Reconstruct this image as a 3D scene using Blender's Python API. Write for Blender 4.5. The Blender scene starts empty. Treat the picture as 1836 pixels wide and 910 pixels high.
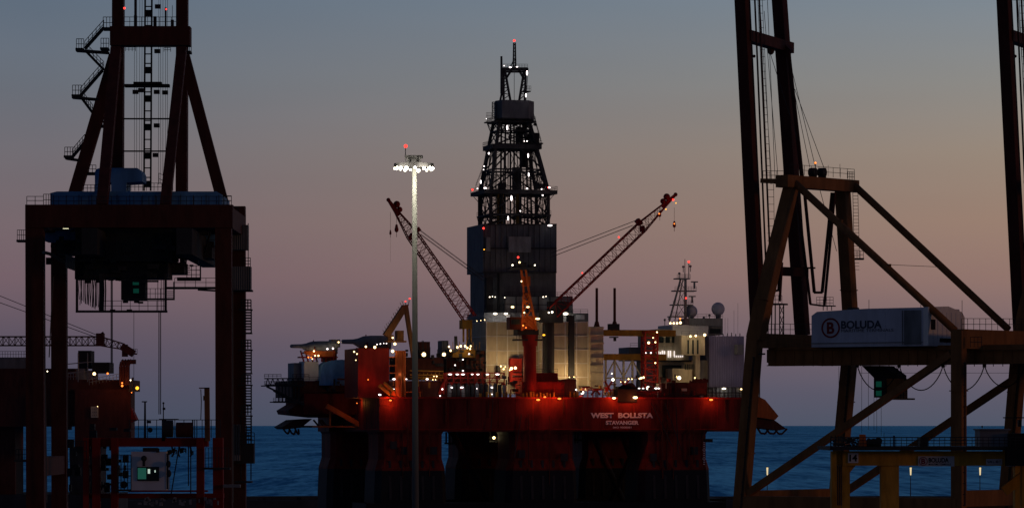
import bpy, math, random
from mathutils import Vector, Matrix
random.seed(7)
R = math.radians
C = bpy.context.scene.collection
sc = bpy.context.scene
# ---------------------------------------------------------------- camera, sky, sun, exposure
FPX, CX, HZ, CAMZ = 6923.0, 918.0, 762.0, 28.0
cd = bpy.data.cameras.new("camera"); cam = bpy.data.objects.new("camera", cd); C.objects.link(cam)
cam.location = (0, 0, CAMZ); cam.rotation_euler = (R(90), 0, 0)
cd.sensor_width = 36.0; cd.lens = 36.0 * FPX / 1836.0; cd.shift_y = (HZ - 455.0) / 1836.0
cd.clip_start = 1.0; cd.clip_end = 400000.0
sc.camera = cam
sc.view_settings.view_transform = 'Standard'; sc.view_settings.look = 'None'
sc.view_settings.exposure = 0.0; sc.view_settings.gamma = 1.0

def lin(c):
    c = c / 255.0
    return c / 12.92 if c <= 0.04045 else ((c + 0.055) / 1.055) ** 2.4
def L3(r, g, b): return (lin(r), lin(g), lin(b), 1.0)

w = bpy.data.worlds.new("World"); sc.world = w; w.use_nodes = True
nt = w.node_tree; N = nt.nodes; K = nt.links; N.clear()
out = N.new('ShaderNodeOutputWorld')
bg1 = N.new('ShaderNodeBackground')
tc = N.new('ShaderNodeTexCoord'); sep = N.new('ShaderNodeSeparateXYZ'); K.new(tc.outputs['Generated'], sep.inputs[0])
def ramp(stops, src):
    r = N.new('ShaderNodeValToRGB'); r.color_ramp.interpolation = 'EASE' if False else 'LINEAR'
    e = r.color_ramp.elements
    while len(e) < len(stops): e.new(0.5)
    for i, (p, c) in enumerate(stops): e[i].position = p; e[i].color = c
    K.new(src, r.inputs[0]); return r
# elevation coordinate: sin(elev)/0.5 so that the low dusk band gets resolution
el = N.new('ShaderNodeMath'); el.operation = 'MULTIPLY'; el.inputs[1].default_value = 2.0; K.new(sep.outputs['Z'], el.inputs[0])
def st(px_y): return 2.0 * (HZ - px_y) / FPX
west = [(0.0, L3(70, 77, 95)), (st(700), L3(77, 78, 96)), (st(620), L3(90, 82, 97)), (st(500), L3(116, 96, 104)),
        (st(400), L3(119, 104, 109)), (st(280), L3(113, 108, 114)), (st(150), L3(105, 111, 121)), (st(0), L3(96, 110, 126)), (0.5, L3(50, 78, 114)), (1.0, L3(30, 42, 66))]
east = [(0.0, L3(82, 87, 104)), (st(700), L3(94, 90, 105)), (st(620), L3(116, 99, 107)), (st(500), L3(146, 117, 109)),
        (st(400), L3(153, 127, 112)), (st(280), L3(150, 134, 120)), (st(150), L3(140, 138, 134)), (st(0), L3(124, 135, 145)), (0.5, L3(56, 84, 118)), (1.0, L3(30, 42, 66))]
back = [(0.0, L3(60, 58, 72)), (0.25, L3(54, 58, 76)), (1.0, L3(30, 42, 66))]
rw, re, rb = ramp(west, el.outputs[0]), ramp(east, el.outputs[0]), ramp(back, el.outputs[0])
mr = N.new('ShaderNodeMapRange'); mr.inputs['From Min'].default_value = -0.12; mr.inputs['From Max'].default_value = 0.13
K.new(sep.outputs['X'], mr.inputs['Value'])
mx = N.new('ShaderNodeMix'); mx.data_type = 'RGBA'; K.new(mr.outputs[0], mx.inputs['Factor']); K.new(rw.outputs[0], mx.inputs['A']); K.new(re.outputs[0], mx.inputs['B'])
mb_ = N.new('ShaderNodeMapRange'); mb_.inputs['From Min'].default_value = 0.75; mb_.inputs['From Max'].default_value = -0.4
K.new(sep.outputs['Y'], mb_.inputs['Value'])
mx2 = N.new('ShaderNodeMix'); mx2.data_type = 'RGBA'; K.new(mb_.outputs[0], mx2.inputs['Factor']); K.new(mx.outputs['Result'], mx2.inputs['A']); K.new(rb.outputs[0], mx2.inputs['B'])
ns = N.new('ShaderNodeTexNoise'); ns.inputs['Scale'].default_value = 5.0; ns.inputs['Detail'].default_value = 3.0
mpn = N.new('ShaderNodeMapping'); mpn.inputs['Scale'].default_value = (1, 1, 9); K.new(tc.outputs['Generated'], mpn.inputs[0]); K.new(mpn.outputs[0], ns.inputs['Vector'])
nr = N.new('ShaderNodeMapRange'); nr.inputs['To Min'].default_value = 0.93; nr.inputs['To Max'].default_value = 1.07; K.new(ns.outputs['Fac'], nr.inputs['Value'])
K.new(mx2.outputs['Result'], bg1.inputs['Color']); K.new(nr.outputs[0], bg1.inputs['Strength'])
K.new(bg1.outputs[0], out.inputs['Surface'])

# stand-in for the port's orange sodium lamps: one sun lamp, very low
sd = bpy.data.lights.new("sun", 'SUN'); sd.energy = 0.18; sd.angle = R(6); sd.color = (1.0, 0.42, 0.13)
sun = bpy.data.objects.new("sun", sd); C.objects.link(sun)
dvec = Vector((-0.94, 0.32, -0.10)).normalized()
sun.rotation_euler = dvec.to_track_quat('-Z', 'Y').to_euler()
sun.location = (600, 100, 200)

# ---------------------------------------------------------------- materials
def mat(name, col, rough=0.55, metal=0.0, var=0.35, scale=0.6, spec=0.12, boot=None, stripes=0.0):
    m = bpy.data.materials.new(name); m.use_nodes = True; n = m.node_tree.nodes; k = m.node_tree.links
    b = n['Principled BSDF']; b.inputs['Roughness'].default_value = min(1.0, rough + 0.2); b.inputs['Metallic'].default_value = metal
    b.inputs['Specular IOR Level'].default_value = spec
    t = n.new('ShaderNodeNewGeometry'); mp = n.new('ShaderNodeMapping'); mp.inputs['Scale'].default_value = (1, 1, 0.28)
    k.new(t.outputs['Position'], mp.inputs[0])
    nz = n.new('ShaderNodeTexNoise'); nz.inputs['Scale'].default_value = scale; nz.inputs['Detail'].default_value = 6; nz.inputs['Roughness'].default_value = 0.65
    k.new(mp.outputs[0], nz.inputs['Vector'])
    rr = n.new('ShaderNodeValToRGB'); rr.color_ramp.elements[0].position = 0.32; rr.color_ramp.elements[1].position = 0.68
    a = tuple(c * (1 - var) for c in col) + (1,); z = tuple(min(1, c * (1 + var * 0.5)) for c in col) + (1,)
    rr.color_ramp.elements[0].color = a; rr.color_ramp.elements[1].color = z
    k.new(nz.outputs['Fac'], rr.inputs[0]); last = rr.outputs[0]
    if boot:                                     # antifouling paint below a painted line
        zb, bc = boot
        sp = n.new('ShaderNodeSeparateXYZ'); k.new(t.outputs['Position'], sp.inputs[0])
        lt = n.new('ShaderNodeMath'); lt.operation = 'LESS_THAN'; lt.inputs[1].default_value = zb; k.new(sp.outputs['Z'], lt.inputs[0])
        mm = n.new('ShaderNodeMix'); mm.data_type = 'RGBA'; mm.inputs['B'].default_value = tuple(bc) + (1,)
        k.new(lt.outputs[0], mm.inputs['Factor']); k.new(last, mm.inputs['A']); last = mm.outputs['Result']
    k.new(last, b.inputs['Base Color'])
    bp = n.new('ShaderNodeBump'); bp.inputs['Strength'].default_value = 0.25; bp.inputs['Distance'].default_value = 0.05
    if stripes:
        wv = n.new('ShaderNodeTexWave'); wv.inputs['Scale'].default_value = stripes; wv.bands_direction = 'X'
        k.new(t.outputs['Position'], wv.inputs['Vector']); k.new(wv.outputs['Fac'], bp.inputs['Height']); bp.inputs['Strength'].default_value = 0.6; bp.inputs['Distance'].default_value = 0.12
    else: k.new(nz.outputs['Fac'], bp.inputs['Height'])
    k.new(bp.outputs[0], b.inputs['Normal'])
    if name == 'galvanised_steel': bp.inputs['Strength'].default_value = 0.03
    return m
def emat(name, col, e):
    m = bpy.data.materials.new(name); m.use_nodes = True; n = m.node_tree.nodes; k = m.node_tree.links
    n.clear(); o = n.new('ShaderNodeOutputMaterial'); em = n.new('ShaderNodeEmission'); em.inputs[0].default_value = tuple(col) + (1,); em.inputs[1].default_value = e
    k.new(em.outputs[0], o.inputs[0]); return m
M = dict(
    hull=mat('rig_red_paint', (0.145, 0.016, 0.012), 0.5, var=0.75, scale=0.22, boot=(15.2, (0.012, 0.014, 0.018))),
    red=mat('red_paint', (0.26, 0.018, 0.013), 0.5),
    crane_red=mat('oxide_red_paint', (0.085, 0.024, 0.017), 0.5, scale=1.2),
    crane_brown=mat('weathered_orange_paint', (0.27, 0.12, 0.045), 0.6, scale=1.0),
    yellow=mat('yellow_paint', (0.30, 0.15, 0.025), 0.55),
    dark=mat('dark_steel', (0.035, 0.035, 0.038), 0.55),
    grey=mat('grey_paint', (0.20, 0.21, 0.22), 0.55),
    cladding=mat('dark_cladding', (0.13, 0.135, 0.145), 0.55, stripes=1.6),
    module=mat('beige_corrugated_panel', (0.45, 0.39, 0.29), 0.6, stripes=1.2, var=0.2),
    beige=mat('beige_paint', (0.5, 0.43, 0.3), 0.6),
    white=mat('white_paint', (0.62, 0.62, 0.62), 0.5, var=0.15),
    blue=mat('blue_sheeting', (0.10, 0.26, 0.50), 0.5),
    bluehouse=mat('pale_blue_cladding', (0.55, 0.57, 0.66), 0.55, var=0.2),
    black=mat('black_paint', (0.012, 0.012, 0.014), 0.5, var=0.1),
    logo_red=mat('logo_red', (0.22, 0.02, 0.03), 0.5, var=0.1),
    faded=mat('faded_lettering', (0.07, 0.08, 0.11), 0.6, var=0.3), house_white=mat('house_white_paint', (0.82, 0.80, 0.78), 0.55, var=0.15),
    letter=mat('white_lettering', (0.75, 0.72, 0.68), 0.5, var=0.12),
    glass=mat('dark_glass', (0.02, 0.03, 0.03), 0.1, var=0.1),
    cable=mat('steel_cable', (0.06, 0.06, 0.065), 0.5, metal=0.5),
    galv=mat('galvanised_steel', (0.11, 0.115, 0.11), 0.6, metal=0.0, var=0.1, scale=0.15),
    gantry_yellow=mat('gantry_yellow_paint', (0.60, 0.30, 0.04), 0.6, scale=2.0, var=0.4), lilac=mat('lilac_cladding', (0.26, 0.25, 0.38), 0.55, var=0.15, stripes=0.6),
    orange=mat('orange_hull_paint', (0.55, 0.13, 0.03), 0.5),
    concrete=mat('weathered_concrete', (0.16, 0.15, 0.14), 0.85, scale=0.2),
    rock=mat('breakwater_concrete', (0.07, 0.065, 0.06), 0.9, scale=0.15),
    radome=mat('radome_white', (0.5, 0.5, 0.55), 0.4, var=0.08),
    e_white=emat('lamp_white', (1.0, 0.85, 0.62), 5), e_cool=emat('lamp_cool_white', (1.0, 0.86, 0.84), 4),
    e_warm=emat('lamp_warm', (1.0, 0.68, 0.30), 5), e_orange=emat('lamp_orange', (1.0, 0.20, 0.03), 3),
    e_red=emat('lamp_red', (1.0, 0.04, 0.03), 3), e_amber=emat('lamp_amber', (1.0, 0.45, 0.03), 2.5),
    e_mast=emat('mast_lamp', (1.0, 0.93, 0.66), 20), e_green=emat('lit_green_window', (0.03, 0.4, 0.28), 0.07), e_cab=emat('lit_cab_window', (0.55, 0.7, 0.6), 0.8),
)
for v in M.values():
    v.cycles.emission_sampling = 'AUTO'

# ---------------------------------------------------------------- mesh helpers
class MB:
    def __init__(s, auto=False): s.v = []; s.f = []; s.mi = []; s.auto = auto; s.marks = [0]; s.prims = []
    def add(s, vs, fs, mi=0):
        if s.auto: s.mark()
        s.prims.append((len(s.f), len(s.f) + len(fs), len(s.v), len(s.v) + len(vs)))
        o = len(s.v); s.v += [tuple(v) for v in vs]; s.f += [tuple(i + o for i in f) for f in fs]; s.mi += [mi] * len(fs); return s
    def mark(s):
        if s.marks[-1] != len(s.f): s.marks.append(len(s.f))
        return s
    def build_each(s, name, m, parent=None):
        ends = s.marks[1:] + [len(s.f)]; last = None
        for a_, b_ in zip(s.marks, ends):
            if a_ == b_: continue
            fs = s.f[a_:b_]; lo = min(min(f) for f in fs); hi = max(max(f) for f in fs)
            g = MB(); g.v = s.v[lo:hi + 1]; g.f = [tuple(i - lo for i in f) for f in fs]; g.mi = s.mi[a_:b_]; last = g.build(name, m, parent, split=False)
        return last
    def hexa(s, p, mi=0):   # 8 points: bottom 4 ccw, top 4 ccw
        return s.add(p, [(0, 3, 2, 1), (4, 5, 6, 7), (0, 1, 5, 4), (1, 2, 6, 5), (2, 3, 7, 6), (3, 0, 4, 7)], mi)
    def box(s, c, sx, sy, sz, ux=Vector((1, 0, 0)), uy=None, mi=0):
        c = Vector(c); ux = Vector(ux).normalized(); uy = Vector(uy).normalized() if uy else Vector((-ux.y, ux.x, 0)); uz = ux.cross(uy)
        P = [c + ux * a * sx / 2 + uy * b * sy / 2 + uz * d * sz / 2 for d in (-1, 1) for a, b in ((-1, -1), (1, -1), (1, 1), (-1, 1))]
        return s.hexa(P, mi)
    def beam(s, p0, p1, wd, dp, dd=(0, 1, 0), mi=0, w1=None):
        p0, p1 = Vector(p0), Vector(p1); d = (p1 - p0).normalized(); dd = Vector(dd)
        n = (dd - d * dd.dot(d))
        if n.length < 1e-4: n = Vector((1, 0, 0)) - d * d.x
        n.normalize(); sd_ = d.cross(n); w1 = w1 or wd
        P = []
        for p, ww in ((p0, wd), (p1, w1)):
            for a, b in ((-1, -1), (1, -1), (1, 1), (-1, 1)): P.append(p + sd_ * a * ww / 2 + n * b * dp / 2)
        return s.hexa(P, mi)
    def tube(s, p0, p1, r0, r1=None, n=8, mi=0):
        p0, p1 = Vector(p0), Vector(p1); r1 = r0 if r1 is None else r1; d = (p1 - p0).normalized()
        a = d.orthogonal().normalized(); b = d.cross(a); P = []
        for p, r in ((p0, r0), (p1, r1)):
            for i in range(n):
                t = 2 * math.pi * i / n; P.append(p + (a * math.cos(t) + b * math.sin(t)) * r)
        return s.add(P, [(i, (i + 1) % n, n + (i + 1) % n, n + i) for i in range(n)] + [tuple(range(n - 1, -1, -1)), tuple(range(n, 2 * n))], mi)
    def path(s, pts, r, n=5, mi=0):
        for a, b in zip(pts, pts[1:]): s.tube(a, b, r, n=n, mi=mi)
        return s
    def sphere(s, c, r, n=16, m=10, sz=1.0, mi=0):
        c = Vector(c); P = [c + Vector((0, 0, -r * sz))]
        for j in range(1, m):
            ph = math.pi * j / m - math.pi / 2
            for i in range(n):
                t = 2 * math.pi * i / n; P.append(c + Vector((math.cos(t) * math.cos(ph), math.sin(t) * math.cos(ph), math.sin(ph) * sz)) * r)
        P.append(c + Vector((0, 0, r * sz))); F = []
        for i in range(n): F.append((0, 1 + (i + 1) % n, 1 + i))
        for j in range(m - 2):
            for i in range(n): F.append((1 + j * n + i, 1 + j * n + (i + 1) % n, 1 + (j + 1) * n + (i + 1) % n, 1 + (j + 1) * n + i))
        T = len(P) - 1
        for i in range(n): F.append((T, 1 + (m - 2) * n + i, 1 + (m - 2) * n + (i + 1) % n))
        return s.add(P, F, mi)
    def prism(s, pts, dvec_, mi=0):   # polygon extruded along dvec_
        n = len(pts); P = [Vector(p) for p in pts] + [Vector(p) + Vector(dvec_) for p in pts]
        return s.add(P, [tuple(range(n)), tuple(range(2 * n - 1, n - 1, -1))] + [(i, n + i, n + (i + 1) % n, (i + 1) % n) for i in range(n)], mi)
    def loft(s, rings, mi=0):
        n = len(rings[0]); o = []; 
        for r in rings: o += r
        F = [(j * n + i, j * n + (i + 1) % n, (j + 1) * n + (i + 1) % n, (j + 1) * n + i) for j in range(len(rings) - 1) for i in range(n)]
        F += [tuple(range(n - 1, -1, -1)), tuple(range((len(rings) - 1) * n, len(rings) * n))]
        return s.add(o, F, mi)
    def rail(s, p0, p1, h=1.1, n=6, r=0.035, bars=2):
        p0, p1 = Vector(p0), Vector(p1); up = Vector((0, 0, h))
        for i in range(n + 1):
            q = p0.lerp(p1, i / n); s.tube(q, q + up, r, n=4)
        for b in range(bars):
            o = Vector((0, 0, h * (1 - b / bars))); s.tube(p0 + o, p1 + o, r, n=4)
        return s
    def lattice(s, p0, p1, w0, h0, w1, h1, n, rc, rb, side=None, taper_end=None):
        """four chord truss boom with X lacing"""
        p0, p1 = Vector(p0), Vector(p1); d = (p1 - p0).normalized(); a = Vector(side) if side else d.orthogonal(); a = (a - d * a.dot(d)).normalized(); b = d.cross(a)
        def corner(t, k):
            wd = w0 + (w1 - w0) * t; hh = h0 + (h1 - h0) * t
            if taper_end:
                t0, q = taper_end
                if t > t0: g = 1 - (1 - q) * (t - t0) / (1 - t0); hh *= g; wd *= g
            sx, sy = ((-1, -1), (1, -1), (1, 1), (-1, 1))[k]
            return p0.lerp(p1, t) + a * sx * wd / 2 + b * sy * hh / 2
        for i in range(n):
            t0, t1 = i / n, (i + 1) / n
            for k in range(4):
                s.tube(corner(t0, k), corner(t1, k), rc, n=5)
                kk = (k + 1) % 4
                if i % 2: s.tube(corner(t0, k), corner(t1, kk), rb, n=4)
                else: s.tube(corner(t0, kk), corner(t1, k), rb, n=4)
                s.tube(corner(t1, k), corner(t1, kk), rb, n=4)
        return s
    def clusters(s, gap=0.35):
        n = len(s.prims)
        if n < 2 or n > 700: return None
        bb = []
        for f0, f1, v0, v1 in s.prims:
            P_ = s.v[v0:v1]; bb.append(tuple(min(p[i] for p in P_) - gap / 2 for i in range(3)) + tuple(max(p[i] for p in P_) + gap / 2 for i in range(3)))
        par = list(range(n))
        def find(i):
            while par[i] != i: par[i] = par[par[i]]; i = par[i]
            return i
        for i in range(n):
            a = bb[i]
            for j in range(i + 1, n):
                b = bb[j]
                if a[0] <= b[3] and b[0] <= a[3] and a[1] <= b[4] and b[1] <= a[4] and a[2] <= b[5] and b[2] <= a[5]:
                    ri, rj = find(i), find(j)
                    if ri != rj: par[rj] = ri
        g = {}
        for i in range(n): g.setdefault(find(i), []).append(i)
        return sorted(g.values(), key=len, reverse=True) if 1 < len(g) <= 14 else None
    def build(s, name, m, parent=None, smooth=False, split=True):
        cl = s.clusters() if split and parent is not None and not isinstance(m, (list, tuple)) else None
        if cl:
            first = None
            for grp in cl:
                g = MB()
                for k in grp:
                    f0, f1, v0, v1 = s.prims[k]; g.add(s.v[v0:v1], [tuple(i - v0 for i in f) for f in s.f[f0:f1]])
                o_ = g.build(name, m, parent, smooth, split=False); first = first or o_
            return first
        ms = m if isinstance(m, (list, tuple)) else [m]
        me = bpy.data.meshes.new(name)
        o = Vector((0, 0, 0)); q = parent
        while q is not None: o += q.location; q = q.parent
        me.from_pydata([tuple(Vector(v) - o) for v in s.v], [], s.f)
        for x in ms: me.materials.append(x)
        if len(ms) > 1: me.polygons.foreach_set('material_index', s.mi)
        if smooth: me.polygons.foreach_set('use_smooth', [True] * len(me.polygons))
        me.update()
        import bmesh
        bm = bmesh.new(); bm.from_mesh(me); bmesh.ops.recalc_face_normals(bm, faces=bm.faces); bm.to_mesh(me); bm.free()
        ob = bpy.data.objects.new(name, me); C.objects.link(ob); ob.parent = parent
        return ob
def thing(name, label, cat, loc, group=None):
    o = bpy.data.objects.new(name, None); C.objects.link(o); o.location = loc; o['label'] = label; o['category'] = cat
    if group: o['group'] = group
    return o
def tag(o, label, cat, group=None):
    o['label'] = label; o['category'] = cat
    if group: o['group'] = group
    return o
def struct(o, kind='structure'): o['kind'] = kind; return o
def kids(o): return [x for x in bpy.data.objects if x.parent is o]
def copy_tree(o, parent=None):
    c = o.copy(); C.objects.link(c); c.parent = parent
    for ch in kids(o): copy_tree(ch, c)
    return c
def P(px, py, Y): return Vector(((px - CX) / FPX * Y, Y, CAMZ + (HZ - py) / FPX * Y))
class Frame:
    """a local frame: origin O, u and v axes in plan; at() gives the point seen at a pixel on the plane v = const"""
    def __init__(s, O, ang):
        s.O = Vector(O); s.u = Vector((math.cos(ang), math.sin(ang), 0)); s.v = Vector((-math.sin(ang), math.cos(ang), 0))
    def at(s, px, py, v):
        t = (px - CX) / FPX; n = s.v; Y = (v + s.O.dot(n)) / (t * n.x + n.y); return P(px, py, Y)
    def box(s, mb, x0, x1, y0, y1, v0, dv, mi=0):
        a = s.at(x0, y0, v0); b = s.at(x1, y0, v0); m_ = (a.y + b.y) / 2
        z1 = CAMZ + (HZ - y0) / FPX * m_; z0 = CAMZ + (HZ - y1) / FPX * m_; d = s.v * dv
        A = [Vector((q.x, q.y, z)) for z in (z0, z1) for q in (a, b, b + d, a + d)]
        return mb.hexa(A, mi)
Z3 = Vector((0, 0, 1))

def text_mesh(name, s, height, pos, xdir, m, parent, bold=0.0, width=None, spacing=1.0, centre=True, thick=0.03):
    cu = bpy.data.curves.new(name, 'FONT'); cu.body = s; cu.size = 1.0; cu.offset = bold; cu.extrude = 0.0; cu.space_character = spacing; cu.resolution_u = 4
    t = bpy.data.objects.new('tmp_text', cu); C.objects.link(t); bpy.context.view_layer.update()
    dg = bpy.context.evaluated_depsgraph_get(); me = bpy.data.meshes.new_from_object(t.evaluated_get(dg)); bpy.data.objects.remove(t)
    xs = [v.co.x for v in me.vertices]; ys = [v.co.y for v in me.vertices]
    sy = height / (max(ys) - min(ys)); sx = width / (max(xs) - min(xs)) if width else sy
    xd = Vector(xdir).normalized(); o = Vector((0, 0, 0)); q = parent
    while q is not None: o += q.location; q = q.parent
    cxm = (max(xs) + min(xs)) / 2 if centre else min(xs); cym = (max(ys) + min(ys)) / 2
    for v in me.vertices:
        x, y = (v.co.x - cxm) * sx, (v.co.y - cym) * sy
        v.co = Vector(pos) + xd * x + Z3 * y - o
    me.materials.clear(); me.materials.append(m)
    ob = bpy.data.objects.new(name, me); C.objects.link(ob); ob.parent = parent
    return ob

_lamp = {}; LR = 0.74; LK = 0.24
def lamp(name, pos, r, key, parent, sz=1.0, sx=1.0, hood=True, light=0.0, lcol=None, down=0.0):
    """a lamp: glowing bulb with a small dark housing behind and above"""
    kk = (key, hood)
    if kk not in _lamp:
        mb = MB(); mb.sphere((0, 0, 0), 1.0, n=12, m=8)
        if hood: mb.box((0, 0.6, 1.12), 1.6, 2.0, 0.35, mi=1)
        o = mb.build(name, [M[key], M['dark']], None); _lamp[kk] = o.data; bpy.data.objects.remove(o)
    r = r * LR * (0.85 + 0.4 * ((pos[0] * 7.13 + pos[2] * 3.7) % 1.0) ** 1.5)
    o = bpy.data.objects.new(name, _lamp[kk]); C.objects.link(o); o.parent = parent
    q = parent; off = Vector((0, 0, 0))
    while q is not None: off += q.location; q = q.parent
    o.location = Vector(pos) - off; o.scale = (r * sx, r * (min(sx, 1.0)), r * sz)
    if light:
        ld = bpy.data.lights.new(name + '_light', 'POINT'); ld.energy = light * LK; ld.shadow_soft_size = 0.4; ld.color = lcol or (1, .85, .6)
        lo = bpy.data.objects.new(name + '_light', ld); C.objects.link(lo); lo.parent = o.parent; lo.location = o.location + Vector((0, -0.9 - r, -down))
    return o

# ================================================================ SETTING
def make_sea():
    m = bpy.data.materials.new('sea_water'); m.use_nodes = True; n = m.node_tree.nodes; k = m.node_tree.links; n.clear()
    o = n.new('ShaderNodeOutputMaterial'); df = n.new('ShaderNodeBsdfDiffuse'); gl = n.new('ShaderNodeBsdfGlossy'); mix = n.new('ShaderNodeMixShader')
    gl.inputs['Roughness'].default_value = 0.35; k.new(df.outputs[0], mix.inputs[1]); k.new(gl.outputs[0], mix.inputs[2]); k.new(mix.outputs[0], o.inputs[0])
    g = n.new('ShaderNodeNewGeometry')
    def noise(sx, sy, detail, rough):
        mp = n.new('ShaderNodeMapping'); mp.inputs['Scale'].default_value = (sx, sy, 1); k.new(g.outputs['Position'], mp.inputs[0])
        z = n.new('ShaderNodeTexNoise'); z.inputs['Scale'].default_value = 1.0; z.inputs['Detail'].default_value = detail; z.inputs['Roughness'].default_value = rough; k.new(mp.outputs[0], z.inputs['Vector']); return z
    chop = noise(0.16, 0.012, 5, 0.7)      # wave crests, foreshortened
    swell = noise(0.03, 0.0022, 5, 0.6); wind = noise(0.002, 0.0006, 3, 0.5); fine = noise(0.6, 0.4, 3, 0.6)
    def madd(a, f, b=None):
        q = n.new('ShaderNodeMath'); q.operation = 'MULTIPLY_ADD'; q.inputs[1].default_value = f; k.new(a, q.inputs[0])
        if b is not None: k.new(b, q.inputs[2])
        else: q.inputs[2].default_value = 0.0
        return q.outputs[0]
    tot = madd(chop.outputs['Fac'], 0.42, madd(swell.outputs['Fac'], 0.36, madd(wind.outputs['Fac'], 0.22)))
    rr = n.new('ShaderNodeValToRGB'); rr.color_ramp.elements[0].position = 0.43; rr.color_ramp.elements[1].position = 0.58
    rr.color_ramp.elements[0].color = (0.008, 0.19, 0.46, 1); rr.color_ramp.elements[1].color = (0.12, 0.66, 1.0, 1); k.new(tot, rr.inputs[0]); k.new(rr.outputs[0], df.inputs['Color'])
    gl.inputs['Color'].default_value = (0.36, 0.84, 1.0, 1)
    # rougher patches show more sky
    mr_ = n.new('ShaderNodeMapRange'); mr_.inputs['From Min'].default_value = 0.43; mr_.inputs['From Max'].default_value = 0.57; mr_.inputs['To Min'].default_value = 0.15; mr_.inputs['To Max'].default_value = 0.65
    k.new(tot, mr_.inputs['Value']); k.new(mr_.outputs[0], mix.inputs[0])
    bp = n.new('ShaderNodeBump'); bp.inputs['Strength'].default_value = 1.0; bp.inputs['Distance'].default_value = 2.2; k.new(fine.outputs['Fac'], bp.inputs['Height']); k.new(bp.outputs[0], gl.inputs['Normal'])
    mb = MB(); xs = [-150000, -3000, 3000, 150000]; ys = [-500, 2000, 8000, 300000]
    vs = [(x, y, 0) for y in ys for x in xs]; fs = [(j * 4 + i, j * 4 + i + 1, j * 4 + i + 5, j * 4 + i + 4) for j in range(3) for i in range(3)]
    mb.add(vs, fs); return struct(mb.build('sea', m))
make_sea()
mb = MB(); mb.box((10, 170, 1.2), 420, 480, 3.6); struct(mb.build('quay_ground', M['concrete']))

# breakwater behind the rig with its parapet and irregular crest
def breakwater():
    t = thing('breakwater', 'long low dark breakwater closing off the sea behind the red drilling rig', 'breakwater', (0, 1250, 0))
    mb = MB(); rings = []
    z = 5.15
    for i in range(61):
        x = -600 + 20 * i; zz = z + random.uniform(-0.12, 0.12)
        rings.append([Vector((x, 1238, -1)), Vector((x, 1243, 3.9)), Vector((x, 1249.5, 4.0)), Vector((x, 1250, zz)), Vector((x, 1253, zz)), Vector((x, 1266, -1))])
    mb.loft(rings); mb.build('sea_wall', M['rock'], t)
    mb = MB(auto=True)
    for i in range(70):
        x = random.uniform(-300, 300); s_ = random.uniform(0.4, 1.3); mb.box((x, 1246, 4.1 + s_ * 0.4), s_ * 1.6, s_, s_ * 0.8, ux=(1, random.uniform(-.4, .4), 0))
    mb.build_each('mooring_fitting', M['dark'], t)
breakwater()
for px, lab in ((1374, 'slim lamp post on the breakwater between the rig and the long diagonal brace'), (1630, 'slim lamp post on the breakwater under the BOLUDA plate of the yellow girder'), (1754, 'slim lamp post on the breakwater under the small load plate of the yellow girder')):
    b = P(px, 893, 1256); t = thing('breakwater_lamp', lab, 'lamp post', (b.x, 1251.5, 5.1), 'lamp posts along the breakwater')
    top = P(px, 842, 1251.5)
    MB().tube((b.x, 1251.5, 5.0), (b.x, 1251.5, top.z - 1), 0.16, 0.1, 6).build('pole', M['galv'], t)
    MB().tube((b.x, 1251.0, top.z - 1.6), (b.x, 1251.0, top.z + 0.9), 0.2, 0.32, 8).build('lamp_glow_tube', emat('post_lamp_glow', (1.0, .78, .42), 0.8) if 'post_lamp_glow' not in bpy.data.materials else bpy.data.materials['post_lamp_glow'], t)  # glowing tube carries the lamp and the lamplight on the pole top
    MB().box((b.x, 1251.3, top.z + 1.0), 0.9, 1.2, 0.2).build('lamp_cap', M['dark'], t)

# ================================================================ DRILLING RIG
O_R = P(680, 762, 1090); FR = Frame(O_R, R(13.5))
rig = thing('drilling_rig', 'large red drilling rig with a lit derrick and WEST BOLLSTA on its hull', 'drilling rig', (O_R.x + 40, O_R.y + 35, 0))
U, V = FR.u, FR.v
def rbox(name, x0, x1, y0, y1, v0, dv, m, parent=None):
    mb = MB(); FR.box(mb, x0, x1, y0, y1, v0, dv); return mb.build(name, M[m], parent or rig)
r = FR.at
# hull box with rounded lower edge, cut corners at the columns
def hull():
    a = r(680, 715, 0); b = r(1345, 715, 0); z1 = CAMZ + (HZ - 713) / FPX * 1100; z0 = CAMZ + (HZ - 773) / FPX * 1100
    d = V * 72
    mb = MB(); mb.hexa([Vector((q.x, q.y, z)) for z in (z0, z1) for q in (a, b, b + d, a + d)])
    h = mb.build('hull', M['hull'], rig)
    # deck-edge coaming and plating seams
    mb = MB()
    for q0, q1, nrm in ((a, b, -V), (a, a + d, -U)):
        q0, q1 = Vector((q0.x, q0.y, z1)), Vector((q1.x, q1.y, z1))
        mb.beam(q0 + nrm * 0.25 + Z3 * 0.05, q1 + nrm * 0.25 + Z3 * 0.05, 0.35, 0.5, Z3)
        mb.beam(q0 + nrm * 0.12 - Z3 * 8.9, q1 + nrm * 0.12 - Z3 * 8.9, 0.2, 0.24, Z3)
        nn = 22
        for i in range(1, nn):
            q = q0.lerp(q1, i / nn) + nrm * 0.03; mb.beam(q - Z3 * 0.4, q - Z3 * 8.7, 0.12, 0.07, nrm)
    mb.build('deck_edge', M['red'], h)
    return h, z0, z1
hl, ZH0, ZH1 = hull()
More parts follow.
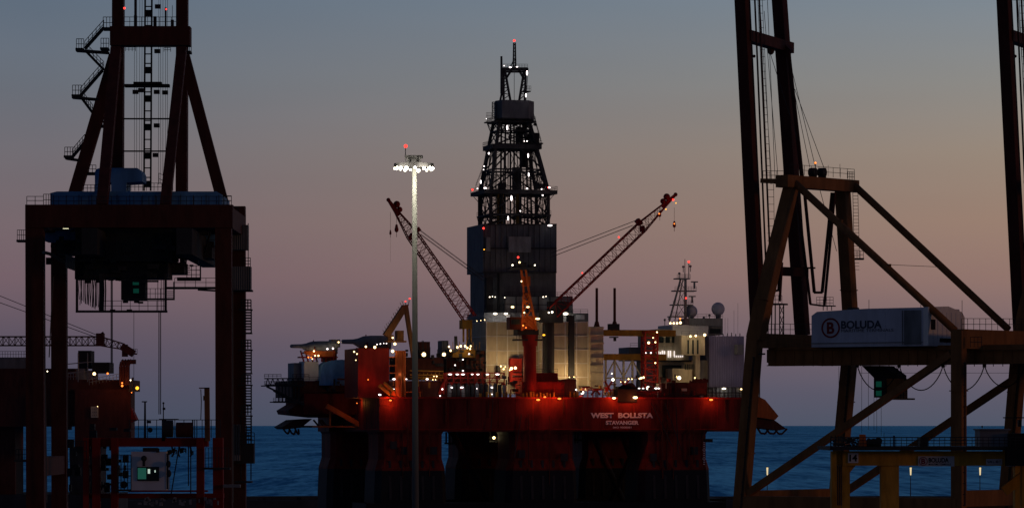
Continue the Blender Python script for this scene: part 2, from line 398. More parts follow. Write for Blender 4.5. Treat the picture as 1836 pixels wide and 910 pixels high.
# lettering on the front plate
def on_plate(px, py, off=0.12): return r(px, py, 0) - V * off
for s, py, h, x0, x1, b_ in (('WEST  BOLLSTA', 744, 9.5, 1059, 1171, .05), ('STAVANGER', 757, 7.2, 1086, 1145, .045), ('IMO 9008081', 765.5, 3.2, 1099, 1132, .015)):
    pc = on_plate((x0 + x1) / 2, py); wid = (on_plate(x1, py) - on_plate(x0, py)).length
    text_mesh('name_lettering', s, h / FPX * pc.y, pc, U, M['letter'], hl, bold=b_, width=wid)
# six columns on two pontoons
def column(xl, xr, v0, side=None):
    a = r(xl, 773, v0); b = r(xr, 773, v0); wd = (b - a).dot(U); dp = 17.0; ch = 1.5
    def ring(z, e=0.0, f=0.0):
        q = [(ch - e, 0 - e), (wd - ch + e, 0 - e), (wd + e + f, ch), (wd + e + f, dp - ch), (wd - ch + e, dp + e), (ch - e, dp + e), (-e - f, dp - ch), (-e - f, ch)]
        return [Vector((a.x, a.y, 0)) + U * x + V * y + Z3 * z for x, y in q]
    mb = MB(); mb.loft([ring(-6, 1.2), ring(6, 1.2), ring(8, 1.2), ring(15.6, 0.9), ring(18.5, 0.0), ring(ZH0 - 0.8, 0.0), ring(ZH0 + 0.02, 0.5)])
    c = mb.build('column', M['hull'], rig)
    # guard strips, ladder and fairlead plates on the outward face
    mb = MB(); 
    for k in range(5):
        x = wd * (0.16 + 0.17 * k); p = Vector((a.x, a.y, 0)) + U * x - V * 0.35; mb.beam(p + Z3 * 18.1, p + Z3 * 7 - V * 0.95, 0.7, 0.5, V)
    p = Vector((a.x, a.y, 0)) + U * (wd - 1.2) - V * 0.3
    for k in range(36): mb.tube(p + Z3 * (8 + 0.5 * k), p + Z3 * (8 + 0.5 * k) + U * 0.6, 0.04, n=4)
    mb.tube(p + Z3 * 7, p + Z3 * 26, 0.06, n=4); mb.tube(p + Z3 * 7 + U * 0.6, p + Z3 * 26 + U * 0.6, 0.06, n=4)
    mb.build('fender_strips', M['dark'], c)
    return c
for xl, xr in ((680, 794), (915, 1029), (1153, 1268)): column(xl, xr, 0.6)
for xl, xr in ((594, 700), (824, 930), (1046, 1150)): column(xl, xr, 54)
for v0 in (-0.6, 53):
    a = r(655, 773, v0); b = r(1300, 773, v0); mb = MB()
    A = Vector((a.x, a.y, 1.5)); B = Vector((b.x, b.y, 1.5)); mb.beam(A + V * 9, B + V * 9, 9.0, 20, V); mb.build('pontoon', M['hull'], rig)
mb = MB(auto=True)
for x0, x1 in ((812, 880), (1062, 1122), (1150, 1090), (885, 958), (1115, 1165)):
    p = r(x0, 776, 30); q = r(x1, 908, 40); mb.tube(p, q, 0.9, n=10)
mb.build_each('underdeck_brace', M['hull'], rig)
mb = MB()
for px in (1036, 1031, 812, 806, 800, 818):      # pipework hanging under the deck
    p = r(px, 774, 50); mb.tube(p, p - Z3 * random.uniform(2.5, 4), 0.28, n=6)
mb.tube(r(797, 794, 50), r(822, 794, 50), 0.25, n=6); mb.tube(r(1029, 788, 50), r(1050, 788, 50), 0.3, n=6)
mb.build('underdeck_pipes', M['dark'], rig)

# --- deck modules
def hand(name, pts, v, h=1.1, step=2.2, m='dark', rr=0.06, parent=None):
    mb = MB()
    for (x0, y0), (x1, y1) in zip(pts, pts[1:]):
        a, b = r(x0, y0, v), r(x1, y1, v); mb.rail(a, b, h, max(1, int((b - a).length / step)), rr)
    return mb.build(name, M[m], parent or rig)
def panel(name, x0, x1, y0, y1, v0, dv, m, ny=3, nx=4, rib='grey'):
    o = rbox(name, x0, x1, y0, y1, v0, dv, m)
    mb = MB(); a0, b0 = r(x0, y0, v0), r(x1, y0, v0); Ym = (a0.y + b0.y) / 2
    zt = CAMZ + (HZ - y0) / FPX * Ym; zb = CAMZ + (HZ - y1) / FPX * Ym
    A = Vector((a0.x, a0.y, 0)); B = Vector((b0.x, b0.y, 0))
    for i in range(ny + 1):
        z = zb + (zt - zb) * i / ny; mb.beam(A + Z3 * z - V * 0.1, B + Z3 * z - V * 0.1, 0.18, 0.2, V)
        mb.beam(A + Z3 * z - U * 0.1, A + V * dv + Z3 * z - U * 0.1, 0.18, 0.2, U)
    for i in range(nx + 1):
        q = A.lerp(B, i / nx); mb.beam(q + Z3 * zb - V * 0.16, q + Z3 * zt - V * 0.16, 0.2, 0.2, V)
    mb.build('panel_ribs', M[rib], o); return o
panel('mud_module', 872, 966, 577, 705, 14, 26, 'module', 5, 5, 'white')
panel('mud_module', 972, 1054, 577, 700, 10, 28, 'module', 5, 4, 'white')
panel('module_top_level', 868, 1054, 561, 577, 18, 22, 'grey', 2, 10, 'grey')
panel('pump_house', 905, 1026, 531, 561, 20, 18, 'grey', 2, 6, 'dark')
mb = MB(); FR.box(mb, 1020, 1030, 565, 690, 9.2, 3); mb.build('vent_trunk', M['dark'], rig)
# window openings in the upper level
mb = MB(auto=True)
for px in (1037, 1045, 912, 938, 1003): FR.box(mb, px - 4, px + 3, 564, 572, 17.6, 0.4)
mb.build_each('window', M['white'], rig)
hand('module_railing', [(868, 561), (1054, 561)], 17.5)
hand('module_railing', [(905, 531), (1026, 531)], 19.6, 1.2)
# tall ladder-like lattice tower beside the module
def lad(name, x0, x1, y0, y1, v0, dv, m, n, rr=0.3, skin=None):
    mb = MB()
    a, b = r(x0, y1, v0), r(x1, y1, v0); zt = CAMZ + (HZ - y0) / FPX * a.y; zb = a.z
    cs = [Vector((q.x, q.y, 0)) for q in (a, b, b + V * dv, a + V * dv)]
    for c in cs: mb.beam(c + Z3 * zb, c + Z3 * zt, rr, rr, V)
    for i in range(n + 1):
        z = zb + (zt - zb) * i / n
        for j in range(4): mb.beam(cs[j] + Z3 * z, cs[(j + 1) % 4] + Z3 * z, rr * .8, rr * .8, Z3)
        if i < n:
            z2 = zb + (zt - zb) * (i + 1) / n
            for j in range(4):
                p, q = (cs[j], cs[(j + 1) % 4]) if i % 2 else (cs[(j + 1) % 4], cs[j]); mb.tube(p + Z3 * z, q + Z3 * z2, rr * .35, n=4)
    return mb.build(name, M[m], rig)
rbox('pipe_stack_cladding', 1058, 1082, 585, 697, 8, 6, 'module'); 
mb = MB()
for i in range(9): 
    a, b = r(1057, 587 + i * 13.6, 7.7), r(1083, 587 + i * 13.6, 7.7); mb.beam(a, b, 0.3, 0.4, V)
mb.build('stack_bands', M['beige'], rig)
for x in (1070, 1102):
    mb = MB(); mb.tube(r(x, 590, 12), r(x, 516, 12), 0.42, 0.38, 10); mb.tube(r(x, 590, 12), r(x, 576, 12), 1.1, 0.55, 10); mb.build('vent_post', M['crane_red'], rig)
mb = MB(); FR.box(mb, 1094, 1111, 580, 592, 11, 3); FR.box(mb, 1101, 1105, 603, 611, 12, .8); FR.box(mb, 1096, 1109, 603, 605, 11, 2.4); mb.build('beam_trolley', M['dark'], rig)
mb = MB(); FR.box(mb, 1083, 1212, 591, 602, 11, 2.2); mb.build('crane_rail_beam', M['yellow'], rig)
mb = MB(); FR.box(mb, 1083, 1195, 634, 645, 12, 2.2); mb.build('lower_beam', M['yellow'], rig)
# pipe rack truss in the gap
mb = MB()
xs = [1086, 1102, 1118, 1134, 1150]
for i, x in enumerate(xs):
    for v in (13, 20): mb.beam(r(x, 708, v), r(x, 645, v), 0.55, 0.5, V)
    if i < 4:
        for v in (13, 20):
            y0, y1 = (645, 676) if i % 2 else (676, 645); mb.tube(r(x, y0, v), r(xs[i + 1], y1, v), 0.22, n=6); mb.beam(r(x, 677, v), r(xs[i + 1], 677, v), 0.4, 0.4, V)
mb.build('pipe_rack_truss', M['beige'], rig)
mb = MB()
for x0, y0, x1, y1 in ((1084, 705, 1098, 682), (1098, 705, 1084, 682), (1112, 702, 1128, 680), (1128, 702, 1112, 680), (1060, 707, 1074, 692), (1076, 707, 1062, 690)): mb.tube(r(x0, y0, 9), r(x1, y1, 9), 0.3, n=6)
for i in range(8): mb.tube(r(1045 + 9 * i, 712, 6), r(1045 + 9 * i, 696, 6), 0.18, n=5)
mb.tube(r(1042, 698, 6), r(1112, 698, 6), 0.16, n=5); mb.build('red_guard_frame', M['red'], rig)
lad('red_lattice_tower', 1157, 1179, 594, 695, 8, 4, 'red', 9, 0.45)
# accommodation and bridge
acc = rbox('accommodation_block', 1180, 1270, 645, 706, 22, 24, 'beige')
def sub(name, x0, x1, y0, y1, v0, dv, m): return rbox(name, x0, x1, y0, y1, v0, dv, m, acc)
sub('deck_house', 1176, 1235, 590, 646, 24, 20, 'beige'); sub('bridge_wing', 1222, 1264, 601, 636, 16, 18, 'beige'); sub('wing_column', 1247, 1255, 636, 690, 17, 3, 'beige'); sub('bridge_roof_house', 1206, 1270, 582, 602, 22, 16, 'white')
sub('roof_equipment', 1236, 1296, 570, 584, 22, 12, 'grey'); sub('end_house', 1270, 1296, 572, 600, 24, 12, 'grey'); sub('rear_house', 1128, 1180, 622, 646, 40, 12, 'grey'); sub('lower_house', 1206, 1240, 660, 700, 14, 8, 'beige')
mb = MB(auto=True)
for i in range(3): FR.box(mb, 1233 + 8.5 * i, 1235.5 + 8.5 * i, 609, 634, 15.7, .3)
for i in range(5): FR.box(mb, 1228 + 3.4 * i, 1230 + 3.4 * i, 652, 662, 13.8, .3)
FR.box(mb, 1274, 1292, 589, 597, 23.6, .4)
for i, (a_, b_) in enumerate(((1182, 1190), (1194, 1201), (1205, 1212))): FR.box(mb, a_, b_, 603, 614, 23.6, .4)
FR.box(mb, 1188, 1222, 654, 676, 21.5, .5)
mb.build_each('window', M['glass'], acc)
mb = MB(auto=True)
for i in range(13):
    if i in (4, 7): continue
    FR.box(mb, 1180 + 3.6 * i, 1181.7 + 3.6 * i, 629 + 1.5 * math.sin(i * 2), 640, 23.2, .5)
mb.build_each('lit_window', emat('lit_window_white', (1, .86, .8), 1.1), acc)
for pts, v in (([(1176, 628), (1222, 628)], 22.5), ([(1206, 582), (1236, 582)], 21.5), ([(1236, 570), (1296, 570)], 21.5), ([(1222, 601), (1264, 601)], 15.6), ([(1176, 646), (1240, 646)], 21), ([(1130, 622), (1180, 622)], 39)):
    hand('railing', pts, v, 1.2, m='grey', parent=acc)
mb = MB(); FR.box(mb, 1176, 1240, 645, 648, 20.5, 3); mb.build('walkway', M['dark'], acc)
# blue unlit block and low stores at the right end
rbox('stern_block', 1272, 1334, 602, 694, 20, 26, 'lilac')
mb = MB(auto=True)
for i in range(8): FR.box(mb, 1274 + 7.5 * i, 1275 + 7.5 * i, 598 - (i % 3), 603, 21, .4)
FR.box(mb, 1322, 1333, 617, 635, 17, 3)
mb.build_each('roof_fitting', M['grey'], rig)
panel('stores_deck', 1270, 1333, 694, 712, 16, 20, 'grey', 2, 9, 'dark')
hand('stern_railing', [(1270, 712), (1345, 712)], 0.3, 1.2)
# communication mast, radar scanners, radomes
mast = MB()
def radio_mast():
    t = mast; v = 27
    ct = [(1230, 575), (1229.5, 470)]
    t.tube(r(1229, 600, v), r(1229, 500, v), 0.5, 0.38, 8); t.tube(r(1228, 500, v), r(1228, 464, v), 0.16, 0.08, 6); t.tube(r(1235, 500, v), r(1235, 470, v), 0.14, n=6)
    for vv in (v, v + 3): t.tube(r(1200, 575, vv), r(1221, 498, vv), 0.3, n=6); t.tube(r(1210, 575, vv), r(1225, 498, vv), 0.16, n=6)
    for y, x0, x1 in ((498, 1214, 1238), (520, 1210, 1249), (545, 1207, 1243), (566, 1203, 1234)):
        FR.box(t, x0, x1, y, y + 2, v - .5, 4)
        t.rail(r(x0, y, v - .5), r(x1, y, v - .5), 1.1, 8, 0.05, 3); t.rail(r(x0, y, v + 3.5), r(x1, y, v + 3.5), 1.1, 8, 0.05, 3)
    for y0, y1 in ((498, 520), (520, 545), (545, 566)):
        t.tube(r(1216, y0, v), r(1229, y1, v), .1, n=4); t.tube(r(1229, y0, v), r(1214, y1, v), .1, n=4)
    for x, y in ((1245, 505), (1241, 531)):
        t.tube(r(x, y + 12, v), r(x, y, v), .3, n=6); t.beam(r(x - 6, y, v), r(x + 6, y, v), .35, .5, V)
    for x, y in ((1225, 478), (1218, 490), (1238, 477), (1200, 571), (1192, 573), (1272, 565), (1262, 569)):
        t.sphere(r(x, y, v - 1), .38, 8, 6); t.tube(r(x, y, v - 1), r(x, y + 10, v - 1), .12, n=5)
    return t.build('radio_mast', M['grey'], rig)
rmast = radio_mast()
for x, y, rr, v in ((1239, 558, 11.5, 30), (1287.5, 553.5, 12, 27)):
    c = r(x, y, v); k = c.y / FPX; mb = MB(); mb.sphere(c, rr * k, 24, 16); o = mb.build('radome', M['radome'], rig, smooth=True)
    mb = MB(); mb.tube(c - Z3 * rr * k * .85, c - Z3 * rr * k * 1.6, rr * k * .45, rr * k * .3, 10)
    for q in range(5):
        an = q * 1.256; d = Vector((math.cos(an), math.sin(an), 0)); mb.tube(c - Z3 * rr * k * .9 + d * .9, c - Z3 * rr * k * 1.65 + d * .7, .08, n=4)
    mb.build('radome_pedestal', M['grey'], rig)
for i, px in enumerate((1305, 1316, 1323, 1300)):
    mb = MB(); a = r(px, 600, 24); mb.tube(a, a + Z3 * (5 + 2.2 * (i % 3)), .05, n=4); mb.build('whip_aerial', M['grey'], rig)

# --- derrick
der = MB(); DV = 22
def derrick():
    root = None
    base = MB(); FR.box(base, 868, 997, 488, 561, DV, 18); FR.box(base, 862, 868, 490, 561, DV + 9, 8)
    base = base.build('derrick', M['cladding'], rig)
    up = MB(); FR.box(up, 866, 998, 402, 488, DV - 1.5, 21)
    up = up.build('wind_wall', M['cladding'], base)
    mb = MB(auto=True); FR.box(mb, 912, 952, 424, 452, DV - 2.4, 0.9); FR.box(mb, 872, 879, 425, 450, DV - 2.2, .7); mb.build_each('wall_panel', M['grey'], base)
    mb = MB()
    for y, x0, x1 in ((402, 866, 998), (488, 866, 998), (445, 866, 998)): mb.beam(r(x0, y, DV - 1.8), r(x1, y, DV - 1.8), .35, .4, V)
    for i in range(14):
        x = 869 + 128 * i / 13; mb.beam(r(x, 402, DV - 1.7), r(x, 488, DV - 1.7), .1, .14, V)
    FR.box(mb, 872, 884, 497, 560, DV - 1.2, 1.2); mb.tube(r(894, 560, DV - .6), r(894, 490, DV - .6), .35, n=6)
    mb.build('wall_frame', M['dark'], base)
    # tower steelwork: legs as functions of pixel height
    def wd(y):   # front-left px, front-right px
        if y >= 338: return 880, 983
        t = (338 - y) / (338 - 214); return 880 + 20.5 * t, 983 - 29 * t
    a4, b4 = r(880, 400, DV), r(983, 400, DV); D0 = 14.5
    ctrU = (a4 + b4) / 2; 
    def corners(y):
        x0, x1 = wd(y); a, b = r(x0, y, DV), r(x1, y, DV); w_ = (b - a).length; full = (b4 - a4).length
        dep = D0 * w_ / full; sh = (D0 - dep) / 2
        z = CAMZ + (HZ - y) / FPX * a4.y
        f = lambda q, k: Vector((q.x, q.y, z)) + V * k
        return [f(a, sh), f(b, sh), f(b, sh + dep), f(a, sh + dep)]
    ys = [402, 383, 340, 302, 257, 232, 214]
    mb = MB(); rings = [corners(y) for y in ys]
    for i in range(len(ys) - 1):
        c0, c1 = rings[i], rings[i + 1]
        for j in range(4):
            mb.beam(c0[j], c1[j], 0.85, 0.85, V)
            mb.beam(c1[j], c1[(j + 1) % 4], 0.42, 0.42, Z3)
            m0 = (c0[j] + c0[(j + 1) % 4]) / 2; m1 = (c1[j] + c1[(j + 1) % 4]) / 2
            if i in (0, 1, 2, 3):
                mb.tube(c0[j], m1, 0.24, n=5); mb.tube(c0[(j + 1) % 4], m1, 0.24, n=5)
                mb.tube(m1, (c0[j] + c1[j]) / 2, 0.12, n=4); mb.tube(m1, (c0[(j + 1) % 4] + c1[(j + 1) % 4]) / 2, 0.12, n=4)
                mb.tube(m0, m1, 0.15, n=5)
                mb.tube(m0, c1[j].lerp(c1[(j + 1) % 4], .75), .13, n=4); mb.tube(m0, c1[j].lerp(c1[(j + 1) % 4], .25), .13, n=4)
                q0 = c0[j].lerp(c0[(j + 1) % 4], .22); q1 = c1[j].lerp(c1[(j + 1) % 4], .2); mb.tube(q0, q1, .2, n=5)
                mh0 = (c0[j] + c1[j]) / 2; mh1 = (c0[(j + 1) % 4] + c1[(j + 1) % 4]) / 2
                if i in (1, 2): mb.tube(mh0, m0, .13, n=4); mb.tube(mh1, m0, .13, n=4)
            else:
                mb.tube(c0[j], c1[(j + 1) % 4], 0.16, n=5); mb.tube(c0[(j + 1) % 4], c1[j], 0.16, n=5)
            # horizontal double chord
            if i in (1, 2): mb.beam(c1[j] - Z3 * 1.0, c1[(j + 1) % 4] - Z3 * 1.0, 0.28, 0.28, Z3)
    mb.build('tower_steelwork', M['dark'], base)
    # ring platforms with rails and clutter
    for y, ext, th in ((340, 2.3, 1.1), (257, 1.5, 1.3), (383, 0.7, .5), (214, 1.6, .5)):
        c = corners(y); mb = MB(); cc = sum(c, Vector()) / 4; o = [q + (q - cc).normalized() * ext * 1.3 for q in c]
        for j in range(4):
            p, q = o[j], o[(j + 1) % 4]; pi, qi = c[j].lerp(cc, .12), c[(j + 1) % 4].lerp(cc, .12)
            mb.hexa([p - Z3 * th, q - Z3 * th, qi - Z3 * th, pi - Z3 * th, p, q, qi, pi]); mb.rail(p, q, 1.1, 10, 0.05, 2)
            mb.tube(p, c[j] - Z3 * 3.2, .12, n=4)
        mb.build('ring_platform', M['dark'], base)
    # inside gear: guide rails, racks, travelling block
    mb = MB()
    for fx, x in ((0.4, 915), (0.5, 922), (.6, 934), (.35, 905), (.3, 897), (.7, 946), (.8, 953)): mb.tube(r(x, 402, DV + 7), r(x - 2 * (x - 918) * .05, 216, DV + 7), 0.28, n=6)
    for x, y0, y1 in ((900, 330, 402), (925, 300, 342), (940, 255, 300), (931, 228, 256)): mb.beam(r(x, y0, DV + 9), r(x, y1, DV + 9), 2.0, 1.6, V)
    for x, y in ((903, 331), (930, 331), (972, 333), (955, 262)): FR.box(mb, x - 5, x + 5, y - 4, y + 5, DV + 3, 4)
    for x in (885, 951): mb.lattice(r(x, 402, DV + 5), r(x + (2 if x < 900 else -6), 258, DV + 5), 1.2, 1.2, 1.0, 1.0, 26, .07, .05, side=U)
    for i in range(26):
        mb.sphere(r(random.uniform(893, 962), random.uniform(214, 256), DV + random.uniform(1, 8)), random.uniform(.3, .75), 6, 5)
    mb.build('hoisting_gear', M['dark'], base)
    mb = MB(); 
    for x in (895, 929, 902): mb.beam(r(x, 402, DV + 8), r(x, 343, DV + 8), 1.3, 1.3, V)
    mb.build('yellow_racking_column', M['yellow'], base)
    # octagonal water-tank like fairing under the crown
    def octo(y, e=1.0):
        z = CAMZ + (HZ - y) / FPX * (a4.y + 3)
        p = [(888, 4.4), (900, 0), (948, 0), (957.5, 4.4), (957.5, 10), (948, 14), (896, 14), (886, 10)]
        return [Vector((r(x, y, DV + v).x, r(x, y, DV + v).y, z)) for x, v in p]
    mb = MB(); mb.loft([octo(212), octo(180)]); mb.build('crown_fairing', M['cladding'], base)
    mb = MB(); mb.loft([[q + Z3 * 0 for q in octo(213.5)], octo(212.2)]); 
    mb.build('fairing_rim', M['dark'], base)
    # left ladder cage, side platform, right stairs
    mb = MB(); mb.lattice(r(886.5, 214, DV + 2), r(886.5, 183, DV + 2), 1.2, 1.0, 1.2, 1.0, 8, .07, .05, side=U)
    FR.box(mb, 872, 890, 218, 220, DV + 1, 3); mb.rail(r(872, 218, DV + 1), r(881, 218, DV + 1), 2.6, 4, .06, 3); mb.tube(r(873, 220, DV + 1), r(880, 238, DV + 1), .15, n=5)
    mb.rail(r(957, 212, DV + 1), r(970, 258, DV + 1), 1.4, 9, .06, 3); FR.box(mb, 962, 974, 256, 258, DV + 1, 3)
    FR.box(mb, 951, 967, 238, 256, DV + 3, 5)
    mb.rail(r(882, 262, DV - .6), r(853, 338, DV - .6), 1.1, 14, .06, 2); 
    mb.build('ladder_platforms', M['dark'], base)
    # crown: two lattice legs, top frame, mast and pole
    mb = MB(); v0, v1 = DV + 3.5, DV + 10
    for v in (v0, v1):
        for xa, ya, xb, yb in ((903, 180, 903, 122), (915, 180, 905, 124), (931, 180, 940, 124), (941, 180, 943, 122), (908, 140, 918, 124), (940, 142, 929, 124)): mb.beam(r(xa, ya, v), r(xb, yb, v), .6, .5, V)
        for k in range(5):
            y = 178 - 11 * k; dx = 10 * (180 - y) / 56
            mb.tube(r(903, y, v), r(914 - dx, y - 8, v), .17, n=4); mb.tube(r(914 - dx, y - 8, v), r(903, y - 11, v), .17, n=4)
            mb.tube(r(932 + dx, y, v), r(941.5, y - 8, v), .17, n=4); mb.tube(r(941.5, y - 8, v), r(932 + dx, y - 11, v), .17, n=4)
        mb.beam(r(899, 124, v), r(946, 124, v), 1.0, .6, V); mb.beam(r(899, 129, v), r(946, 129, v), .5, .5, V)
        mb.rail(r(900, 122, v), r(946, 122, v), 1.1, 9, .06, 2)
    for x in (900, 911, 922, 934, 945): mb.beam(r(x, 124.5, v0), r(x, 124.5, v1), .8, .8, Z3)
    mb.tube(r(922, 180, v0), r(922, 128, v0), .1, n=4)
    FR.box(mb, 940, 952, 163, 164.5, v0, 3); mb.rail(r(944, 163, v0), r(952, 163, v0), 1.4, 3, .06, 2); mb.tube(r(943, 180, v0), r(947, 122, v0), .12, n=4)
    mb.build('crown_frame', M['dark'], base)
    mb = MB(); mb.tube(r(897, 180, v0), r(899.5, 168, v0), .32, n=6); mb.tube(r(899.5, 168, v0), r(899, 101, v0), .42, .3, 8); mb.build('vent_pole', M['dark'], base)
    mb = MB(); mb.lattice(r(922.5, 122, v0 + 3), r(922.5, 77, v0 + 3), .8, .8, .55, .55, 14, .12, .07, side=U); mb.tube(r(915, 122, v0 + 3), r(921, 107, v0 + 3), .15, n=5); mb.tube(r(919, 108, v0 + 3), r(926, 108, v0 + 3), .1, n=4); mb.build('aviation_mast', M['dark'], base)
    return base
drk = derrick()
def rl(px, py, v, rp=3.0, key='e_white', parent=None, sz=1.0, sx=1.0, hood=False, light=0, lcol=None, name='floodlight', down=0.0):
    p = r(px, py, v); return lamp(name, p, rp * p.y / FPX, key, parent or rig, sz, sx, hood, light, lcol, down)
WC = (1, .8, .5); OC = (1, .35, .08); CC = (1, .9, .85)
for px, py, rp, sz in ((945, 131, 1.8, 3.2), (943, 171, 1.8, 2.8), (909.5, 229, 1.8, 3.2), (947, 279, 1.8, 3.2), (948, 313, 1.8, 3), (917, 355, 1.8, 3), (911, 391, 1.8, 3), (862, 326, 1.7, 2.6), (876.5, 275, 1.8, 1.3), (868, 298, 1.6, 1.1), (867, 304, 1.3, 1.0)):
    rl(px, py, DV - 2.2, rp, 'e_cool', drk, sz=sz, light=60, lcol=CC, name='tube_light')
for px, py, rp, sx in ((915, 121, 1.6, 2.4), (927, 120, 1.2, 2), (904, 118, 1.4, 1), (945, 338, 1.8, 1.4), (870, 337, 1.6, 2), (856, 338, 1.5, 1.2), (985, 336, 1.6, 1.2), (973, 350, 1.5, 1.2), (971, 339, 1.3, 1), (933, 378, 1.6, 1), (945, 253, 1.5, 1.3), (940, 253, 1.2, 1), (872, 213, 1, 1), (986, 404, 2.0, 3.0)):
    rl(px, py, DV - 3.8, rp, 'e_cool', drk, sx=sx, light=40, lcol=CC, name='platform_light')
for px, py, rp in ((922, 73, 2.6), (847, 340, 2.4), (983, 336, 2.3), (867, 409, 2.4)):
    rl(px, py, DV - 2.6 if py > 100 else DV + 6.5, rp, 'e_red', drk, light=15, lcol=(1, .05, .03), name='warning_light')
rl(868, 447, DV - 2.6, 1.6, 'e_amber', drk, name='wall_light')
for px, py in ((878, 532), (883, 531), (888, 532), (905, 533), (974, 532), (979, 531)): rl(px, py, 18.5, 1.2, 'e_white', drk, name='small_light')

# --- pedestal cranes (parts of the rig)
def boom_head(mb, p, d, s=1.0):
    side = V
    up = d.cross(side) * -1
    if up.z < 0: up = -up
    mb.beam(p - d * 1 * s, p + d * 4.2 * s, 1.5 * s, 1.2, V, w1=.7 * s)
    mb.sphere(p + up * 1.1 * s + d * .3, .85 * s, 8, 6); mb.sphere(p + up * 1.3 * s + d * 2.0 * s, 1.0 * s, 8, 6); mb.sphere(p + d * 4.4 * s, .6 * s, 8, 6)
def deck_crane(foot, head, v, w0, lift, label_red, hook, stays, col='red'):
    a = r(*foot, v); b = r(*head, v); d = (b - a).normalized()
    k = a.lerp(b, .80)
    mb = MB(); mb.lattice(a, k, 2.6, w0, 2.6, w0 * .85, 16, .2, .085, side=V)
    mb.lattice(k, b, 2.4, w0 * .85, 1.2, w0 * .3, 5, .17, .08, side=V)
    up = d.cross(V);  up = up if up.z > 0 else -up
    mb.beam(k + up * w0 * .2, k + up * w0 * .75, 1.2, 2.6, V)
    mb.beam(k + up * .2, a.lerp(b, .775) - up * w0 * .35, 1.0, 2.4, V)
    boom_head(mb, b, d)
    bm = mb.build('crane_boom', M[col], rig)
    mb = MB(); s0 = r(*stays[0], v); s1 = r(*stays[1], v)
    for q, off in ((k + up * w0 * .7, 0), (a.lerp(b, .76) + up * w0 * .6, 1)): mb.tube(q, (s0, s1)[off], .09, n=4); mb.tube(q + V * 1.2, (s0, s1)[off] + V * 1.2, .09, n=4)
    mb.build('stay_rope', M['cable'], bm)
    mb = MB()
    for (hx, hy0, hy1, big) in hook:
        t0 = r(hx, hy0, v); t1 = r(hx, hy1, v); mb.tube(t0, t1, .06, n=4)
        mb.tube(t1 + Z3 * .3, t1 - Z3 * .9 * big, .25 * big, .5 * big, 8); mb.sphere(t1 - Z3 * 1.1 * big, .55 * big, 8, 6, 1.3); mb.tube(t1 - Z3 * 1.2 * big, t1 - Z3 * 3.0 * big, .09, n=4)
    mb.build('hook_block', M[col], bm)
    return bm
cl = deck_crane((843, 572), (712, 381), 10, 3.6, 0, '', ((711, 385, 404, 1.1), (700, 380, 414, .6)), ((868, 497), (868, 503)))
cr = deck_crane((990, 560), (1192, 367), 6, 3.4, 0, '', ((1209, 372, 398, .9), (1183, 372, 380, .8)), ((990, 453), (990, 460)), 'red')
mb = MB(); FR.box(mb, 829, 847, 573, 589, 8, 4)
for x in (831, 838, 844): mb.tube(r(x, 589, 9), r(x, 613, 9), .3, n=6)
mb.tube(r(700, 425, 10), r(700, 470, 10), .03, n=4)
mb.build('crane_boom_rest', M['yellow'], rig)
mb = MB(); mb.tube(r(984, 700, 8), r(984, 578, 8), 1.6, n=14); FR.box(mb, 972, 1010, 556, 578, 5, 4); FR.box(mb, 985, 1020, 540, 556, 6, 3); mb.build('crane_housing', M['dark'], rig)
for px, py, k in ((1028 + 16, 489, 'e_red'), (1109.5, 425, 'e_red'), (1207, 358, 'e_red'), (1212, 364, 'e_amber'), (1194, 375, 'e_amber'), (1182, 383, 'e_orange'), (1209, 401, 'e_orange')):
    rl(px, py, 4.2, 2.1 if k == 'e_red' else 1.4, k, cr, name='boom_light', light=25 if 'red' not in k else 10, lcol=OC)
# front crane, boom lowered toward the viewer: pedestal, cab, A-frame lit orange
mb = MB(); mb.tube(r(950, 700, -2 + 4), r(950, 600, -2 + 4), 1.95, 1.8, 20); mb.tube(r(950, 620, 2), r(950, 600, 2), 2.1, 2.4, 20)
ped = mb.build('crane_pedestal', M['red'], rig, smooth=False)
mb = MB(); FR.box(mb, 926, 973, 607, 610, 0, 5); mb.rail(r(926, 607, 0), r(973, 607, 0), 1.2, 9, .07, 2); FR.box(mb, 928, 966, 590, 600, 0, 5); mb.build('slewing_platform', M['dark'], rig)
cabin = MB(); FR.box(cabin, 914, 935, 568, 590, -1.5, 4); cab = cabin.build('crane_cab', M['crane_red'], rig)
mb = MB(); FR.box(mb, 917, 932, 572, 581, -1.75, .3); mb.build('cab_window', M['glass'], cab)
mb = MB()
for v in (-1, 2.5):
    for xa, ya, xb, yb in ((936, 592, 939, 520), (962, 592, 948, 520), (939, 520, 934, 480), (948, 520, 942, 480)): mb.beam(r(xa, ya, v), r(xb, yb, v), .55, .5, V)
    for y0, y1 in ((590, 575), (575, 558), (558, 540), (540, 525)): mb.tube(r(938, y0, v), r(950, y1, v), .25, n=5); mb.tube(r(956 - (590 - y0) * .1, y0, v), r(939, y1, v), .25, n=5)
FR.box(mb, 938, 951, 495, 512, 0, 2.5); FR.box(mb, 940, 962, 566, 590, -.5, 3); 
for i in range(12): 
    t = i / 12 * 2 * math.pi; q = r(944 + 6 * math.cos(t), 533 + 7 * math.sin(t), -1.4); q2 = r(944 + 6 * math.cos(t + .53), 533 + 7 * math.sin(t + .53), -1.4); mb.tube(q, q2, .38, n=6)
mb.build('crane_tower', M['orange'], rig)
mb = MB(); FR.box(mb, 915, 964, 479, 483, -1.5, 4); mb.rail(r(915, 479, -1.5), r(964, 479, -1.5), 1.1, 9, .07, 2); FR.box(mb, 920, 926, 470, 479, 0, 2); FR.box(mb, 934, 944, 470, 480, -1, 3); mb.tube(r(930, 479, 0), r(929, 460, 0), .15, n=5); FR.box(mb, 949, 955, 474, 480, 0, 2); mb.build('crane_head_platform', M['dark'], rig)
